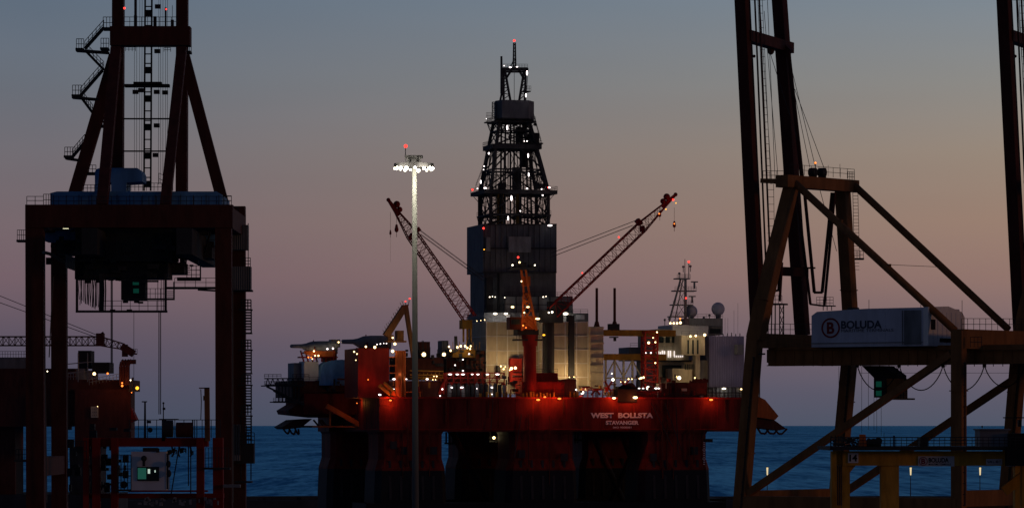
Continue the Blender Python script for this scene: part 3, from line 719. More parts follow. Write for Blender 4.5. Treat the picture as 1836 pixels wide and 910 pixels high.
for px, py, rp, k, li, lc in ((919, 475, 1.8, 'e_white', 60, WC), (959, 475, 1.9, 'e_white', 60, WC), (931.5, 470, 1.8, 'e_warm', 60, WC), (935, 504, 2.0, 'e_warm', 220, OC), (940, 560, 1.5, 'e_warm', 150, OC), (938, 583, 2.4, 'e_orange', 260, OC), (943, 587, 1.6, 'e_orange', 150, OC)):
    rl(px, py, -3, rp, k, rig, light=li, lcol=lc, name='crane_light')
for px, py, sx in ((919, 550, 2.4), (946.5, 550, 3.4), (964, 571, 3.8)): rl(px, py, -3.5, 2.0, 'e_warm', rig, sx=sx * .7, light=140, lcol=(1, .7, .2), name='crane_floodlight')
rl(975, 600, 0 - 1, 2, 'e_amber', rig, sx=1.8, light=100, lcol=OC, name='crane_light')
rl(929, 461, -1, 2.4, 'e_red', rig, name='warning_light', light=10, lcol=(1, .05, .03))
# white floods over the modules
for px, py in ((888, 562), (907, 562), (1014, 562)): rl(px, py, 16.2, 2.4, 'e_white', rig, sx=2.2, light=500, lcol=CC, name='module_floodlight', down=1.5)
for px, py, rp in ((990, 559, 2.6), (984, 560, 1.6)): rl(px, py, 3, rp, 'e_white', rig, light=200, lcol=WC)
for px, py in ((855, 575), (862, 574), (869, 573)): rl(px, py, 13, 1.1, 'e_warm', rig, name='small_light')
for px, py, rp in ((898, 656, 1.9), (903, 661, 2.2), (906, 657, 1.7), (917, 660, 3.0), (924, 659, 3.4), (914, 663, 1.6)): rl(px, py, 8.6, rp, 'e_warm', rig, light=1300, lcol=(1, .7, .34))
for px, py, rp in ((1021, 676, 1.5), (1029, 675, 1.4)): rl(px, py, 6.5, rp, 'e_warm', rig, light=3200, lcol=(1, .66, .3))
rl(1044, 703, 4.5, 4.2, 'e_white', rig, light=900, lcol=WC)
# front red machinery house and base
rbox('machinery_house', 936, 1012, 684, 712, 1.2, 8, 'red'); rbox('machinery_house', 958, 1000, 668, 684, 3, 6, 'red'); rbox('winch_house', 1012, 1033, 679, 712, 1.6, 8, 'crane_red')
rbox('store_box', 915, 936, 642, 684, 12, 2, 'red')
mb = MB(); FR.box(mb, 892, 897, 655, 676, 12, 1.8); mb.build('small_stack', M['dark'], rig)
mb = MB(auto=True)
for x in range(860, 1035, 6):
    if random.random() < .6: FR.box(mb, x, x + random.uniform(1.5, 4), 705 - random.uniform(0, 4), 713, -.2, .8)
mb.build_each('deck_fitting', M['yellow'], rig)
hand('deck_railing', [(800, 712), (936, 712)], -.1, 1.2); hand('deck_railing', [(936, 712), (1108, 712)], -.1, 1.2); hand('deck_railing', [(1142, 712), (1270, 712)], -.1, 1.2)
hand('roof_railing', [(958, 668), (1000, 668)], 2.8, 1.1); hand('roof_railing', [(1000, 680), (1034, 680)], 2, 1.1, m='red')
# row of upright gas bottles / tanks
for i in range(13):
    mb = MB(); x = 806 + 8.2 * i; a = r(x, 713, 1.8); h = random.uniform(2.8, 3.9); mb.tube(a, a + Z3 * h, .58, n=12); mb.sphere(a + Z3 * h, .58, 12, 6, .6); mb.tube(a + Z3 * h, a + Z3 * (h + .8), .12, n=6)
    mb.build('storage_tank', M['dark' if i % 3 else 'grey'], rig)
# red rack above them with strip lamps
mb = MB()
for x in range(800, 905, 13):
    for v in (2, 6): mb.beam(r(x, 712, v), r(x, 668, v), .28, .28, V)
for y in (668, 677, 685):
    for v in (2, 6): mb.beam(r(798, y, v), r(905, y, v), .28, .28, V)
for i in range(8): mb.tube(r(800 + 13 * i, 685, 2), r(813 + 13 * i, 668, 2), .1, n=4)
mb.tube(r(788, 706, 1.5), r(800, 674, 1.5), .5, n=6); mb.tube(r(795, 706, 1.5), r(797, 668, 1.5), .35, n=6)
mb.build('pipe_rack', M['red'], rig)
for px in (807, 820, 830, 847, 857, 874, 892): rl(px, 670.5, 1.3, 1.3, 'e_cool', rig, sx=3.0, light=70, lcol=(1, .75, .8), name='strip_light')
for px, py, sx, v in ((707, 679, 3.6, 1), (727, 679, 4.0, 1), (766, 679, 2.2, 1), (713, 655, 2, 2), (810, 694, 2, .6), (828, 694, 2.6, .6), (830, 664, 1.4, 3), (830, 644, 1.5, 3), (882, 694, 1.8, .5), (841, 634, 1.4, 5), (1033, 698, 2, .5), (793, 697, 1.6, .6), (789, 709, 1.5, .4), (706, 697, 1.6, .6), (816, 654, 1, 2), (681, 707, 2.4, -1), (718, 671, 1, 1), (882, 706, 1, .5), (855, 696, .9, .4)):
    rl(px, py, v, 1.6, 'e_cool', rig, sx=sx * .8, light=45, lcol=CC, name='deck_light')
for px, py, rp in ((760, 635, 4.2), (796, 635, 4.6)): rl(px, py, 0.5, rp, 'e_warm', rig, light=500, lcol=(1, .8, .4))
for px, py, rp in ((672, 622, 3.6), (708, 616, 2.8), (704, 629, 3.2), (656, 621, 2.0), (704, 605, 1.8)): rl(px, py, -.6, rp, 'e_warm', rig, light=120, lcol=(1, .8, .4))
for px, py in ((820, 622), (826, 620), (834, 620), (838, 623), (844, 620), (805, 621), (843, 625), (808, 628)): rl(px, py, 5, 2.0, 'e_warm', rig, sz=1.2, light=70, lcol=WC)
for px, py, rp in ((778, 674, 1.3), (783, 674, 1.3), (781, 680, 1.3), (776, 680, 1.2)): rl(px, py, .5, rp, 'e_warm', rig, light=40, lcol=OC)
# accommodation side
for px, py, rp in ((1202, 579, 2.7), (1208, 579, 2.7), (1214, 579, 2.7), (1220, 578, 2.7), (1238, 602.5, 2.8), (1247.5, 601.5, 3.0), (1263.5, 600, 3.0)): rl(px, py, 13.2, rp, 'e_warm', rig, light=420, lcol=(1, .8, .5))
for px, py, rp, k, li in ((1218, 677, 4.6, 'e_white', 1300), (1162, 695, 4.4, 'e_white', 700), (1099, 680, 3.4, 'e_white', 400), (1150, 677, 2.6, 'e_warm', 300), (1154, 676, 2.4, 'e_warm', 200), (1147, 678, 2.4, 'e_warm', 150), (1163, 614, 2.6, 'e_warm', 200), (1175, 613, 2, 'e_warm', 80), (1178, 595, 1.8, 'e_warm', 60), (1171, 605, 1.6, 'e_warm', 50), (1175, 650, 2, 'e_warm', 90), (1167, 632, 1.6, 'e_cool', 40), (1158, 632, 1.4, 'e_cool', 40), (1185, 679, 1.8, 'e_warm', 80), (1097, 669, 1.4, 'e_white', 40), (1127, 679, 1.8, 'e_warm', 60), (1133, 679, 1.5, 'e_warm', 60), (1121, 684, 1.4, 'e_warm', 50), (1113, 684, 1.2, 'e_warm', 40), (1246, 677, 1.8, 'e_warm', 500), (1255, 680, 1.7, 'e_warm', 500), (1243, 684, 1.4, 'e_warm', 200)):
    rl(px, py, 5.5 if px < 1240 else 10, rp, k, rig, light=li, lcol=(1, .72, .36))
rl(1298, 696, 15, 2.0, 'e_white', rig, sx=2.6, light=200, lcol=CC, name='deck_light'); rl(1329, 697, 15, 1.8, 'e_warm', rig, sx=1.4, light=50, lcol=CC, name='deck_light')
for px in (1146, 1153, 1176, 1181): rl(px, 695.5, 4, 1.3, 'e_cool', rig, sx=2.2, light=40, lcol=(1, .5, .5), name='strip_light')
for px, py, rp in ((1235, 469, 2.3), (1230, 534, 2.2)): rl(px, py, 25, rp, 'e_red', rmast, name='warning_light', light=8, lcol=(1, .05, .03))
rl(1219.5, 571, 25, 2.2, 'e_orange', rmast, name='mast_light', light=40, lcol=OC)
# lamps shining down the hull plating
for px, py, rp, li, k in ((965, 716, 2.0, 900, 'e_orange'), (1003, 714, 2.4, 900, 'e_orange'), (977, 711, 1.6, 200, 'e_orange'), (700, 717, 1.8, 1100, 'e_orange'), (1101, 713, 2.0, 900, 'e_warm'), (1139, 712, 2.4, 1100, 'e_warm'), (1275, 716, 2.2, 700, 'e_orange')):
    rl(px, py, -1.3, rp, k, rig, sx=2.0 if py > 700 else 1, light=li * 2.6, lcol=(1, .15, .03), name='hull_light', down=0.25)
mb = MB()
for px in (965, 1003, 700, 1101, 1139, 1275): mb.tube(r(px, 712, 0), r(px, 710, -2.2), .1, n=4)
mb.build('lamp_bracket', M['dark'], rig)
p = r(885.5, 784, 20); lamp('underdeck_floodlight', p, 4.0 * p.y / FPX, 'e_warm', rig, hood=False, light=350, lcol=(1, .8, .4))
mb = MB(); FR.box(mb, 877, 894, 789, 792, 20, 3); mb.rail(r(877, 789, 20), r(894, 789, 20), 1.1, 5, .06, 2); mb.tube(r(879, 792, 21), r(879, 772, 21), .12, n=4); mb.tube(r(892, 792, 21), r(892, 772, 21), .12, n=4); mb.build('underdeck_platform', M['dark'], rig)
# right-hand deck: dark winch and red boxes, crane lump
mb = MB(); FR.box(mb, 1108, 1142, 697, 720, -.6, 5); mb.tube(r(1118, 697, 2), r(1118, 697, 4.5), 1.3, n=12); mb.tube(r(1130, 696, 0), r(1130, 696, 4.5), 1.7, n=12); FR.box(mb, 1110, 1140, 692, 697, 0, 4); mb.build('anchor_winch', M['black'], rig)
rbox('deck_store', 1186, 1212, 686, 712, 2.5, 8, 'crane_red'); rbox('deck_store', 1212, 1268, 685, 712, 1.8, 9, 'crane_red'); rbox('deck_store', 1142, 1186, 700, 712, 3, 6, 'red')
mb = MB(auto=True)
for i in range(16): 
    x = 1238 + 2 * i; mb.beam(r(x, 685, 2.2), r(x, 685 - random.uniform(2, 9), 2.2), .5, .5, V)
mb.build_each('deck_fitting', M['crane_red'], rig)
# left machinery: tall red block, ducts, yellow bits
rbox('mud_tank_block', 642, 698, 624, 712, 4, 20, 'red'); rbox('deck_block', 698, 800, 682, 712, 2, 14, 'crane_red'); rbox('engine_house', 716, 795, 640, 680, 8, 14, 'crane_red'); rbox('control_room', 752, 771, 612, 640, 10, 8, 'crane_red'); rbox('vent_house', 793, 804, 610, 640, 12, 6, 'grey')
panel('accommodation_link', 800, 870, 628, 712, 12, 10, 'crane_red', 5, 8, 'dark')
rbox('yellow_platform', 812, 852, 626, 640, 7, 5, 'yellow')
rbox('deckhouse_base', 590, 680, 690, 773, 3 + 50, 18, 'hull')
mb = MB()
for x in (712, 718, 724, 714): mb.tube(r(x, 712, .8), r(x, 628, .8), .55, n=8)
mb.tube(r(716, 712, .2), r(716, 682, .2), .7, n=8)
for y in (640, 655, 668): mb.tube(r(698, y, 1), r(728, y, 1), .2, n=5)
for i in range(14): mb.tube(r(686 + 1.6 * i, 690 + i * .8, .2), r(690 + 1.6 * i, 702 + i * .8, .2), .18, n=5)
mb.build('exhaust_pipes', M['orange'], rig)
mb = MB(); 
for x in range(742, 800, 7): mb.tube(r(x, 682, 1), r(x + 4, 668, 3), .14, n=4)
for y in (664, 671, 676): mb.tube(r(735, y, 1.5), r(795, y + 1, 1.5), .2, n=5)
mb.tube(r(680, 690, 0), r(700, 706, 0), .6, n=8); mb.tube(r(688, 686, 0), r(705, 700, 0), .5, n=8)
for x in range(812, 866, 6): mb.tube(r(x, 626, 6.5), r(x, 612 + 3 * (x % 4), 6.5), .12, n=4)
mb.build('deck_pipework', M['yellow'], rig)
mb = MB(auto=True)
for i in range(60):
    x = random.uniform(700, 868); y = random.uniform(626, 662); FR.box(mb, x, x + random.uniform(2, 8), y, y + random.uniform(2, 7), 5 + random.uniform(0, 4), random.uniform(1, 3))
for i in range(18):
    x = random.uniform(745, 845); mb.tube(r(x, 640, 8), r(x, random.uniform(606, 626), 8), .15, n=4)
mb.tube(r(818, 630, 6), r(817, 602, 6), .55, .45, 8); mb.build_each('machinery_unit', M['dark'], rig)
# folded knuckle-boom: inclined lattice-sided gantry
mb = MB(); mb.beam(r(692, 602, 4), r(726, 549, 4), 1.9, 2.4, V, w1=1.6); mb.beam(r(727, 546, 4), r(741, 640, 4), 1.1, 2.0, V, w1=.9)
FR.box(mb, 713, 724, 592, 612, 3, 4); FR.box(mb, 695, 729, 610, 613, 2.5, 4); mb.beam(r(700, 612, 4), r(700, 600, 4), 1.5, 1.5, V)
for i in range(12):
    q = r(690 + 3.1 * i, 598 - 4.6 * i, 3.4); mb.tube(q, q - U * .6 + Z3 * random.uniform(.9, 1.8), .09, n=4)
kb = mb.build('knuckle_boom', M['crane_brown'], rig)
for px, py in ((727, 540), (734.5, 535)): rl(px, py, 2.5, 2.0, 'e_red', kb, name='warning_light', light=8, lcol=(1, .05, .03))
mb = MB(); mb.tube(r(727, 548, 3), r(727, 541, 3), .12, n=4); mb.tube(r(732, 548, 3), r(734, 536, 3), .12, n=4); mb.build('aerial', M['dark'], kb)

# left end: cantilevered platforms, tents
rbox('tool_container', 527, 545, 650, 684, 42, 10, 'grey')
rbox('white_deck_house', 545, 571, 647, 681, 38, 8, 'white')
mb = MB(); a = r(573, 684, 34); 
pts = []
for i in range(9):
    t = math.pi * i / 8; pts.append(r(612 - 36 * math.cos(t) * (1 if t < 1.57 else .92), 668 - 24 * math.sin(t) ** .6, 34))
pts = [r(574, 690, 34)] + pts + [r(646, 690, 34)]
mb.prism(pts, V * 9); mb.build('curved_shelter', M['blue'], rig)
mb = MB()
# outer lattice platforms left of hull
for v in (34, 40):
    mb.beam(r(474, 678, v), r(545, 678, v), .35, .35, V); mb.beam(r(476, 690, v), r(545, 690, v), .5, .5, V); mb.beam(r(490, 700, v), r(530, 722, v), .4, .4, V); mb.beam(r(490, 720, v), r(545, 720, v), .5, .5, V)
    for x in range(476, 545, 9): mb.tube(r(x, 690, v), r(x + 4, 678, v), .16, n=4); mb.tube(r(x + 4, 678, v), r(x + 9, 690, v), .16, n=4)
    for x in range(500, 540, 6): mb.tube(r(x, 692, v), r(x, 720, v), .2, n=5)
    mb.rail(r(474, 690, v), r(545, 690, v), 1.2, 18, .07, 3); mb.rail(r(490, 720, v), r(530, 720, v), 1.2, 9, .07, 3); mb.tube(r(478, 692, v), r(545, 725, v), .3, n=5)
FR.box(mb, 474, 545, 690, 692, 34, 6); FR.box(mb, 490, 530, 719, 721, 34, 6)
for x0 in (474, 524): mb.rail(r(x0, 676, 34), r(x0 + 30, 676, 34), .9, 4, .09, 2)
mb.build('cantilever_platform', M['dark'], rig)
rbox('port_deck', 526, 680, 682, 712, 36, 30, 'crane_red')
hand('port_railing', [(526, 682), (640, 682)], 35.5, 1.1)
rbox('port_hull', 545, 690, 705, 742, 34, 30, 'hull')
# mooring bolsters: sloped boxes with hooked bars
def bolster(pts, v, dv, hooks, m):
    mb = MB(); mb.prism([r(x, y, v) for x, y in pts], V * dv); o = mb.build('anchor_bolster', M[m], rig)
    mb = MB()
    for poly in hooks: mb.path([r(x, y, v + k) for k in (1,) for x, y in poly], .3, 6)
    mb.build('bolster_bars', M[m], o)
def arc(cx, cy, rx, ry, a0, a1, n=8): return [(cx + rx * math.cos(R(a0 + (a1 - a0) * i / n)), cy + ry * math.sin(R(a0 + (a1 - a0) * i / n))) for i in range(n + 1)]
bolster([(545, 718), (600, 708), (640, 745), (575, 748), (520, 742), (517, 735)], 36, 20, [], 'hull')
bolster([(506, 765), (528, 752), (560, 750), (540, 766), (512, 769)], 38, 14,
        [[(507, 766), (512, 774), (517, 777), (519, 770)], [(518, 767), (523, 776), (528, 778), (530, 770)], [(529, 767), (533, 776), (536, 778), (535, 768)], [(540, 764), (590, 764)], [(562, 752), (572, 764), (580, 764), (572, 752)], [(576, 752), (586, 764), (592, 762)]], 'crane_red')
bolster([(1352, 706), (1372, 716), (1396, 745), (1390, 752), (1345, 745)], 6, 9, [], 'orange')
bolster([(1340, 745), (1388, 752), (1410, 768), (1396, 771), (1345, 764)], 7, 7, [[(1358, 766), (1364, 776), (1372, 777), (1378, 768)], [(1374, 768), (1380, 776), (1388, 777), (1394, 769)], [(1390, 769), (1396, 777), (1402, 777), (1411, 768)]] + [[(1348 + 12 * i, 752), (1362 + 12 * i, 768)] for i in range(4)], 'crane_red')
mb = MB(); mb.beam(r(586, 727, 30), r(664, 772, 30), 1.4, 1.4, V); mb.beam(r(560, 764, 30), r(640, 764, 30), .5, .5, V); mb.beam(r(592, 730, 31), r(592, 764, 31), .5, .5, V)
FR.box(mb, 646, 676, 758, 771, 28, 3); mb.build('outrigger_brace', M['orange'], rig)
rl(640, 722, 26, 1.2, 'e_orange', rig, light=700, lcol=OC, name='hull_light')
rl(560, 643, 35, 1.3, 'e_warm', rig, light=160, lcol=WC, name='davit_light'); rl(660, 680, 1, 1.2, 'e_orange', rig, light=500, lcol=(1, .15, .03), name='deck_light')  # first lamp is added to warm the white deck house
# lamp post at the stern
mb = MB(); mb.tube(r(1362, 712, 4), r(1362, 672, 4), .16, n=6); sp = mb.build('lamp_post', M['galv'], rig); rl(1362, 670, 3.5, 2.0, 'e_warm', sp, name='lamp_bulb', light=60, lcol=WC)

# pipes, hoses, boxes, chains and rust-red clutter along the deck edge and hull
random.seed(21)
for (xa, xb, ya, yb, n_, ms_) in ((700, 800, 672, 712, 34, ('red', 'crane_red', 'orange', 'yellow')), (800, 935, 664, 712, 30, ('red', 'dark', 'crane_red')), (1034, 1112, 688, 712, 24, ('red', 'beige', 'crane_red', 'yellow')), (1140, 1272, 668, 712, 40, ('red', 'crane_red', 'beige', 'dark')), (560, 700, 676, 706, 22, ('crane_red', 'dark'))):
    for m_ in ms_:
        mb = MB(auto=True)
        for i in range(n_ // len(ms_)):
            x = random.uniform(xa, xb); y = random.uniform(ya, yb); v_ = random.uniform(.4, 6) + (30 if xb == 700 else 0); t_ = random.random()
            if t_ < .45: mb.tube(r(x, y, v_), r(x, min(712, y + random.uniform(5, 22)), v_), random.uniform(.1, .3), n=6)
            elif t_ < .7: mb.tube(r(x, y, v_), r(x + random.uniform(6, 22), y + random.uniform(-1, 1), v_), random.uniform(.1, .28), n=6)
            else: FR.box(mb, x, x + random.uniform(2, 8), y, min(712.5, y + random.uniform(2, 8)), v_, random.uniform(.6, 2.5))
        mb.build_each('deck_fitting', M[m_], rig)
mb = MB(auto=True)
for px in (722, 731, 770, 1188, 1196, 1207, 1236, 1244, 948, 985):
    p = r(px, 774, -.5); mb.tube(p + Z3 * random.uniform(0, 6), p - Z3 * random.uniform(9, 15), random.uniform(.10, .22), n=6)
for px in (800, 842, 876, 1010, 1046, 1186, 1228, 1300): 
    p = r(px, 716, -.35); mb.tube(p, p - Z3 * random.uniform(2, 8.6), random.uniform(.1, .2), n=6)
mb.build_each('hull_side_pipe', M['crane_red'], rig)
mb = MB(auto=True)
for x0, y0, x1, y1 in ((1168, 722, 1206, 800), (1192, 722, 1222, 806), (1212, 728, 1216, 812), (935, 742, 922, 820), (884, 716, 880, 770)):
    mb.tube(r(x0, y0, -.5), r(x1, y1, -1.2), .14, n=5)
for px, py in ((700, 790), (720, 800), (1240, 800), (1166, 812), (1006, 812), (930, 806), (772, 800)): FR.box(mb, px, px + 12, py, py + 14, -.2, 1.2)
for px in (1269, 1264): FR.box(mb, px, px + 9, 786, 792, 1, 2)
mb.build_each('mooring_gear', M['dark'], rig)
mb = MB()
for i in range(30):
    z_ = 0.52 * i; p = r(1262, 850, .3); q_ = Vector((p.x, p.y, 8 + z_)) - V * .3
    mb.box(q_, .5 if i % 5 else 1.0, .05, .16, ux=U)
mb.build('draught_marks', M['letter'], rig)

# lifeboats hanging above the left end: own things
def lifeboat(x0, x1, yt, yb, v, lab, nose):
    a = r(x0, yb, v); b = r(x1, yb, v); t = thing('lifeboat', lab, 'lifeboat', (a + b) / 2, 'lifeboats hanging on the rig')
    d = (b - a); hgt = (yb - yt) / FPX * a.y; rings = []; n = 14
    prof = [(0, .12), (.02, .30), (.14, .32), (.24, .34), (.34, .62), (.45, .92), (.6, 1.0), (.8, 1.0), (.93, .98), (1.0, .9)]
    for s_, q in prof:
        c = a + d * s_ + Z3 * hgt * (.42 if s_ > .3 else .5) ; rings.append([c + V * math.cos(2 * math.pi * i / n) * 1.9 * q + Z3 * math.sin(2 * math.pi * i / n) * hgt * .55 * q for i in range(n)])
    mb = MB(); mb.loft(rings); mb.build('canopy', M['grey'], t, smooth=True)
    mb = MB(); rings = []
    for s_, q in ((.3, .3), (.45, .8), (.65, 1), (.95, .95)):
        c = a + d * s_ - Z3 * hgt * .05; rings.append([c + V * k * 1.95 * q + Z3 * z for k, z in ((-1, .35), (1, .35), (.55, -1.3 * q), (-.55, -1.3 * q))])
    mb.loft(rings); mb.build('boat_hull', M['orange'], t)
    mb = MB()
    for s_ in (.5, .9):
        c = a + d * s_; mb.path([c - V * 2 - Z3 * 2.6, c - V * 2.4 + Z3 * hgt * .2, c + Z3 * hgt * 1.02, c + V * 2.4 + Z3 * hgt * .2], .14, 5)
    mb.build('davit_frame', M['red'], t); return t
lifeboat(520, 604, 610, 630, 36, 'grey-topped enclosed lifeboat hung over the white deck house', 1)
lifeboat(612, 700, 600, 624, 30, 'dark enclosed lifeboat hung beside the top of the tall red block', 1)
mb = MB(); 
for x0, x1 in ((535, 604), (625, 650)):
    for y in (640, 632): mb.beam(r(x0 + (640 - y), y, 38), r(x1, y, 38), .4, 3, V)
    for x in range(x0 + 10, x1, 8): mb.tube(r(x, 648, 38), r(x - 6 if x < 570 else x, 628, 38), .25, n=5)
mb.build('lifeboat_cradle', M['red'], rig)
rbox('davit_block', 582, 604, 628, 648, 38, 5, 'crane_red'); rbox('cradle_house', 594, 610, 608, 622, 40, 4, 'beige')
for px, py, rp, k in ((553, 640, 1.5, 'e_orange'), (558, 640, 1.5, 'e_orange'), (565, 637, 1.8, 'e_warm'), (571, 637, 2.2, 'e_warm'), (563, 629, 1.6, 'e_warm'), (597, 624, 1.8, 'e_cool'), (587, 625, 1.8, 'e_cool'), (607, 613, 1.6, 'e_warm'), (613, 613, 1.6, 'e_warm'), (635, 630, 2, 'e_warm'), (640, 634, 1.5, 'e_warm'), (638, 645, 1.4, 'e_warm'), (676, 617, 1.2, 'e_cool'), (682, 616, 1.2, 'e_cool'), (688, 615, 1.2, 'e_cool'), (693, 615, 1.2, 'e_cool')):
    rl(px, py, 33 if px < 620 else -1, rp, k, rig, light=80 if k != 'e_cool' else 40, lcol=OC if k == 'e_orange' else WC, name='davit_light')

# ================================================================ LEFT RIG / PLATFORM BEHIND THE LEFT CRANE
lb = thing('jack_up_vessel', 'dark red work vessel with a flat-lying lattice boom behind the end-on crane', 'vessel', (P(110, 762, 700).x, 720, 0))
YL = 700
def lbox(name, x0, x1, y0, y1, Y, dp, m, parent=None):
    a, b = P(x0, y1, Y), P(x1, y0, Y); mb = MB(); mb.hexa([Vector((x, y, z)) for z in (a.z, b.z) for x, y in ((a.x, Y), (b.x, Y), (b.x, Y + dp), (a.x, Y + dp))]); return mb.build(name, M[m], parent or lb)
lbox('hull', -80, 134, 660, 764, YL + 4, 40, 'crane_red'); lbox('hull', 134, 235, 697, 800, YL, 7, 'crane_red'); lbox('leg', -60, 27, 764, 960, YL + 6, 12, 'crane_red'); lbox('leg', 125, 178, 800, 960, YL + 4, 12, 'dark'); lbox('leg', 95, 112, 764, 960, YL + 30, 6, 'crane_red')
lbox('pontoon', -80, 200, 886, 960, YL + 2, 30, 'dark')
mb = MB(); p = [P(235, 730, YL), P(245, 752, YL), P(235, 756, YL)]; mb.prism(p, Vector((0, 4, 0))); mb.build('fender', M['red'], lb)
lbox('deck_house', -40, 50, 640, 660, YL + 10, 20, 'grey'); lbox('deck_house', 120, 232, 680, 700, YL + 3, 20, 'crane_red'); lbox('machinery', 140, 163, 628, 660, YL + 12, 6, 'dark'); lbox('machinery', 165, 196, 649, 668, YL + 8, 8, 'dark'); lbox('machinery', 122, 150, 660, 682, YL + 6, 8, 'grey')
mb = MB(); mb.lattice(P(-60, 611, YL), P(180, 611, YL), 1.6, 1.6, 1.6, 1.6, 22, .12, .07, side=(0, 1, 0)); mb.lattice(P(180, 611, YL), P(222, 621, YL), 1.6, 1.6, 1.0, 1.0, 4, .12, .07, side=(0, 1, 0))
mb.box(P(180, 608, YL), 1.4, 2, 2.2); mb.tube(P(180, 600, YL), P(186, 596, YL), .3, n=5); mb.beam(P(218, 620, YL), P(240, 634, YL), 1.3, 1.5); mb.box(P(224, 628, YL), 1.0, 1.2, 2.2)
mb.box(P(240, 634, YL), 1.1, 1, .25); mb.rail(P(236, 634, YL), P(246, 634, YL), .9, 3, .05)
bo = mb.build('crane_boom', M['crane_red'], lb)
mb = MB(); mb.tube(P(-20, 522, YL), P(176, 601, YL), .08, n=4); mb.tube(P(-20, 535, YL), P(172, 604, YL), .08, n=4); mb.tube(P(240, 636, YL), P(240, 760, YL), .04, n=4); mb.build('boom_rope', M['cable'], bo)
mb = MB()
for i, x in enumerate((216, 221, 226, 230)): mb.path([P(x, 690, YL - 1), P(x, 656, YL - 1), P(x + 2, 648, YL - 1), P(x + 6, 645, YL - 1)], .28, 8)
mb.box(P(236, 648, YL), 1.5, 1.5, .8); mb.build('exhaust_pipes', M['crane_red'], lb)
mb = MB()
for x in (140, 157): mb.tube(P(x, 632, YL + 1), P(x, 684, YL + 1), .1, n=5)
for y in (652, 668): mb.tube(P(122, y, YL + 1), P(165, y - 4, YL + 1), .09, n=5)
mb.rail(P(122, 680, YL + 1), P(165, 680, YL + 1), 1.1, 9, .05); mb.rail(P(-20, 640, YL + 9), P(48, 640, YL + 9), 1.1, 14, .05); mb.rail(P(160, 690, YL - .4), P(215, 680, YL - .4), 1.1, 9, .05); mb.build('scaffold', M['grey'], lb)
lbox('sign_panel', 163, 176, 728, 748, YL - .4, .4, 'beige')
mb = MB()
for i in range(3):
    for j in range(3): mb.box(P(166.5 + 3.4 * i, 732 + 6 * j, YL - .45), .1, .1, .12)
mb.build('panel_dots', M['black'], lb)
mb = MB(); mb.box(P(240, 700, YL - 1), 1.7, 2, .2); mb.rail(P(232, 700, YL - 2), P(248, 700, YL - 2), 1.1, 3, .05); mb.beam(P(236, 700, YL - 1), P(238, 676, YL - 1), .3, .3); mb.build('lookout', M['dark'], lb)
for px, py, rp, k, li in ((169, 669.5, 3.0, 'e_warm', 60), (193, 669, 2.4, 'e_orange', 120), (219, 686, 1.8, 'e_orange', 60), (219, 691, 2.2, 'e_orange', 260), (234, 681, 1.6, 'e_white', 30), (246, 695, 3.6, 'e_amber', 60), (85, 665, 1.6, 'e_white', 10), (175, 728, .9, 'e_warm', 5), (236, 703, 1.2, 'e_orange', 30)):
    p = P(px, py, YL - 2.4); lamp('deck_lamp', p, rp * p.y / FPX, k, lb, hood=False, light=li, lcol=OC)

# ================================================================ LEFT CONTAINER CRANE (seen along its boom)
YF, YB = 330.0, 347.4
lc = thing('container_crane', 'dark red quay crane seen end-on, with a blue roof house and zigzag stairs', 'container crane', (P(235, 762, 338).x, 338, 3), 'ship-to-shore cranes on the quay')
def lp(px, py, Y, name, m='crane_red', wd=0, dp=None): pass
def pbeam(mb, x0, y0, x1, y1, Y, wpx, dp=None, Y2=None, w1=None, mi=0):
    k = Y / FPX; mb.beam(P(x0, y0, Y), P(x1, y1, Y2 or Y), wpx * k, dp or wpx * k, (0, 1, 0), mi, w1 * k if w1 else None); return mb
G0 = 762 + 25 / YF * FPX
for x0, x1, Y, wpx in ((64, 63, YF, 32), (401, 401, YF, 29), (106, 106, YB, 27), (428, 428, YB, 24)):
    g = 762 + 25 / Y * FPX; mb = MB(); pbeam(mb, x0 + 2, g, x1, 370, Y, wpx); mb.build('leg', M['crane_red'], lc)
mb = MB(); mb.beam(P(47, 388, YF - .1), P(418, 388, YF - .1), 41 * YF / FPX, 1.5); fb = mb.build('portal_beam', M['crane_red'], lc)
mb = MB(); mb.beam(P(93, 400, YB), P(440, 400, YB), 34 * YB / FPX, 1.5); mb.build('portal_beam', M['crane_red'], lc)
for x, xb in ((64, 106), (401, 428)):
    for y, hh, nm in ((388, 38, 'side_beam'), (836, 34, 'sill_beam')):
        if nm == 'sill_beam' and y == 836 and x == 401: continue
        mb = MB(); a, b = P(x, y, YF), P(x, y, YF); b = Vector((P(xb, 700, YB).x, YB, a.z)); mb.beam(a, b, 1.2, hh * YF / FPX, Z3); mb.build(nm, M['crane_red'], lc)
# under-portal machinery: dark trolley girders receding and clutter
mb = MB(auto=True)
for x in (160, 330):
    a = P(x, 432, YF - 6); mb.beam(a, Vector((a.x, YB + 4, a.z)), 1.3, 2.2, Z3)
for x0, x1, y0, y1, Y, dp in ((135, 308, 408, 468, YF + 1, 6), (150, 300, 460, 498, YF + 2, 5), (190, 290, 470, 492, YF + 3, 5), (255, 330, 470, 490, YF + 6, 4), (318, 380, 440, 462, YF + 6, 5), (100, 140, 430, 455, YF + 8, 5), (134, 170, 455, 500, YF + 5, 3)):
    a, b = P(x0, y1, Y), P(x1, y0, Y); mb.hexa([Vector((x, y, z)) for z in (a.z, b.z) for x, y in ((a.x, Y), (b.x, Y), (b.x, Y + dp), (a.x, Y + dp))])
for i in range(60):
    x = random.uniform(130, 355); y = random.uniform(440, 497) if 170 < x < 300 else random.uniform(430, 480); k = YF / FPX
    mb.box(P(x, y, YF + random.uniform(0, 5)), random.uniform(4, 22) * k, .5, random.uniform(3, 12) * k)
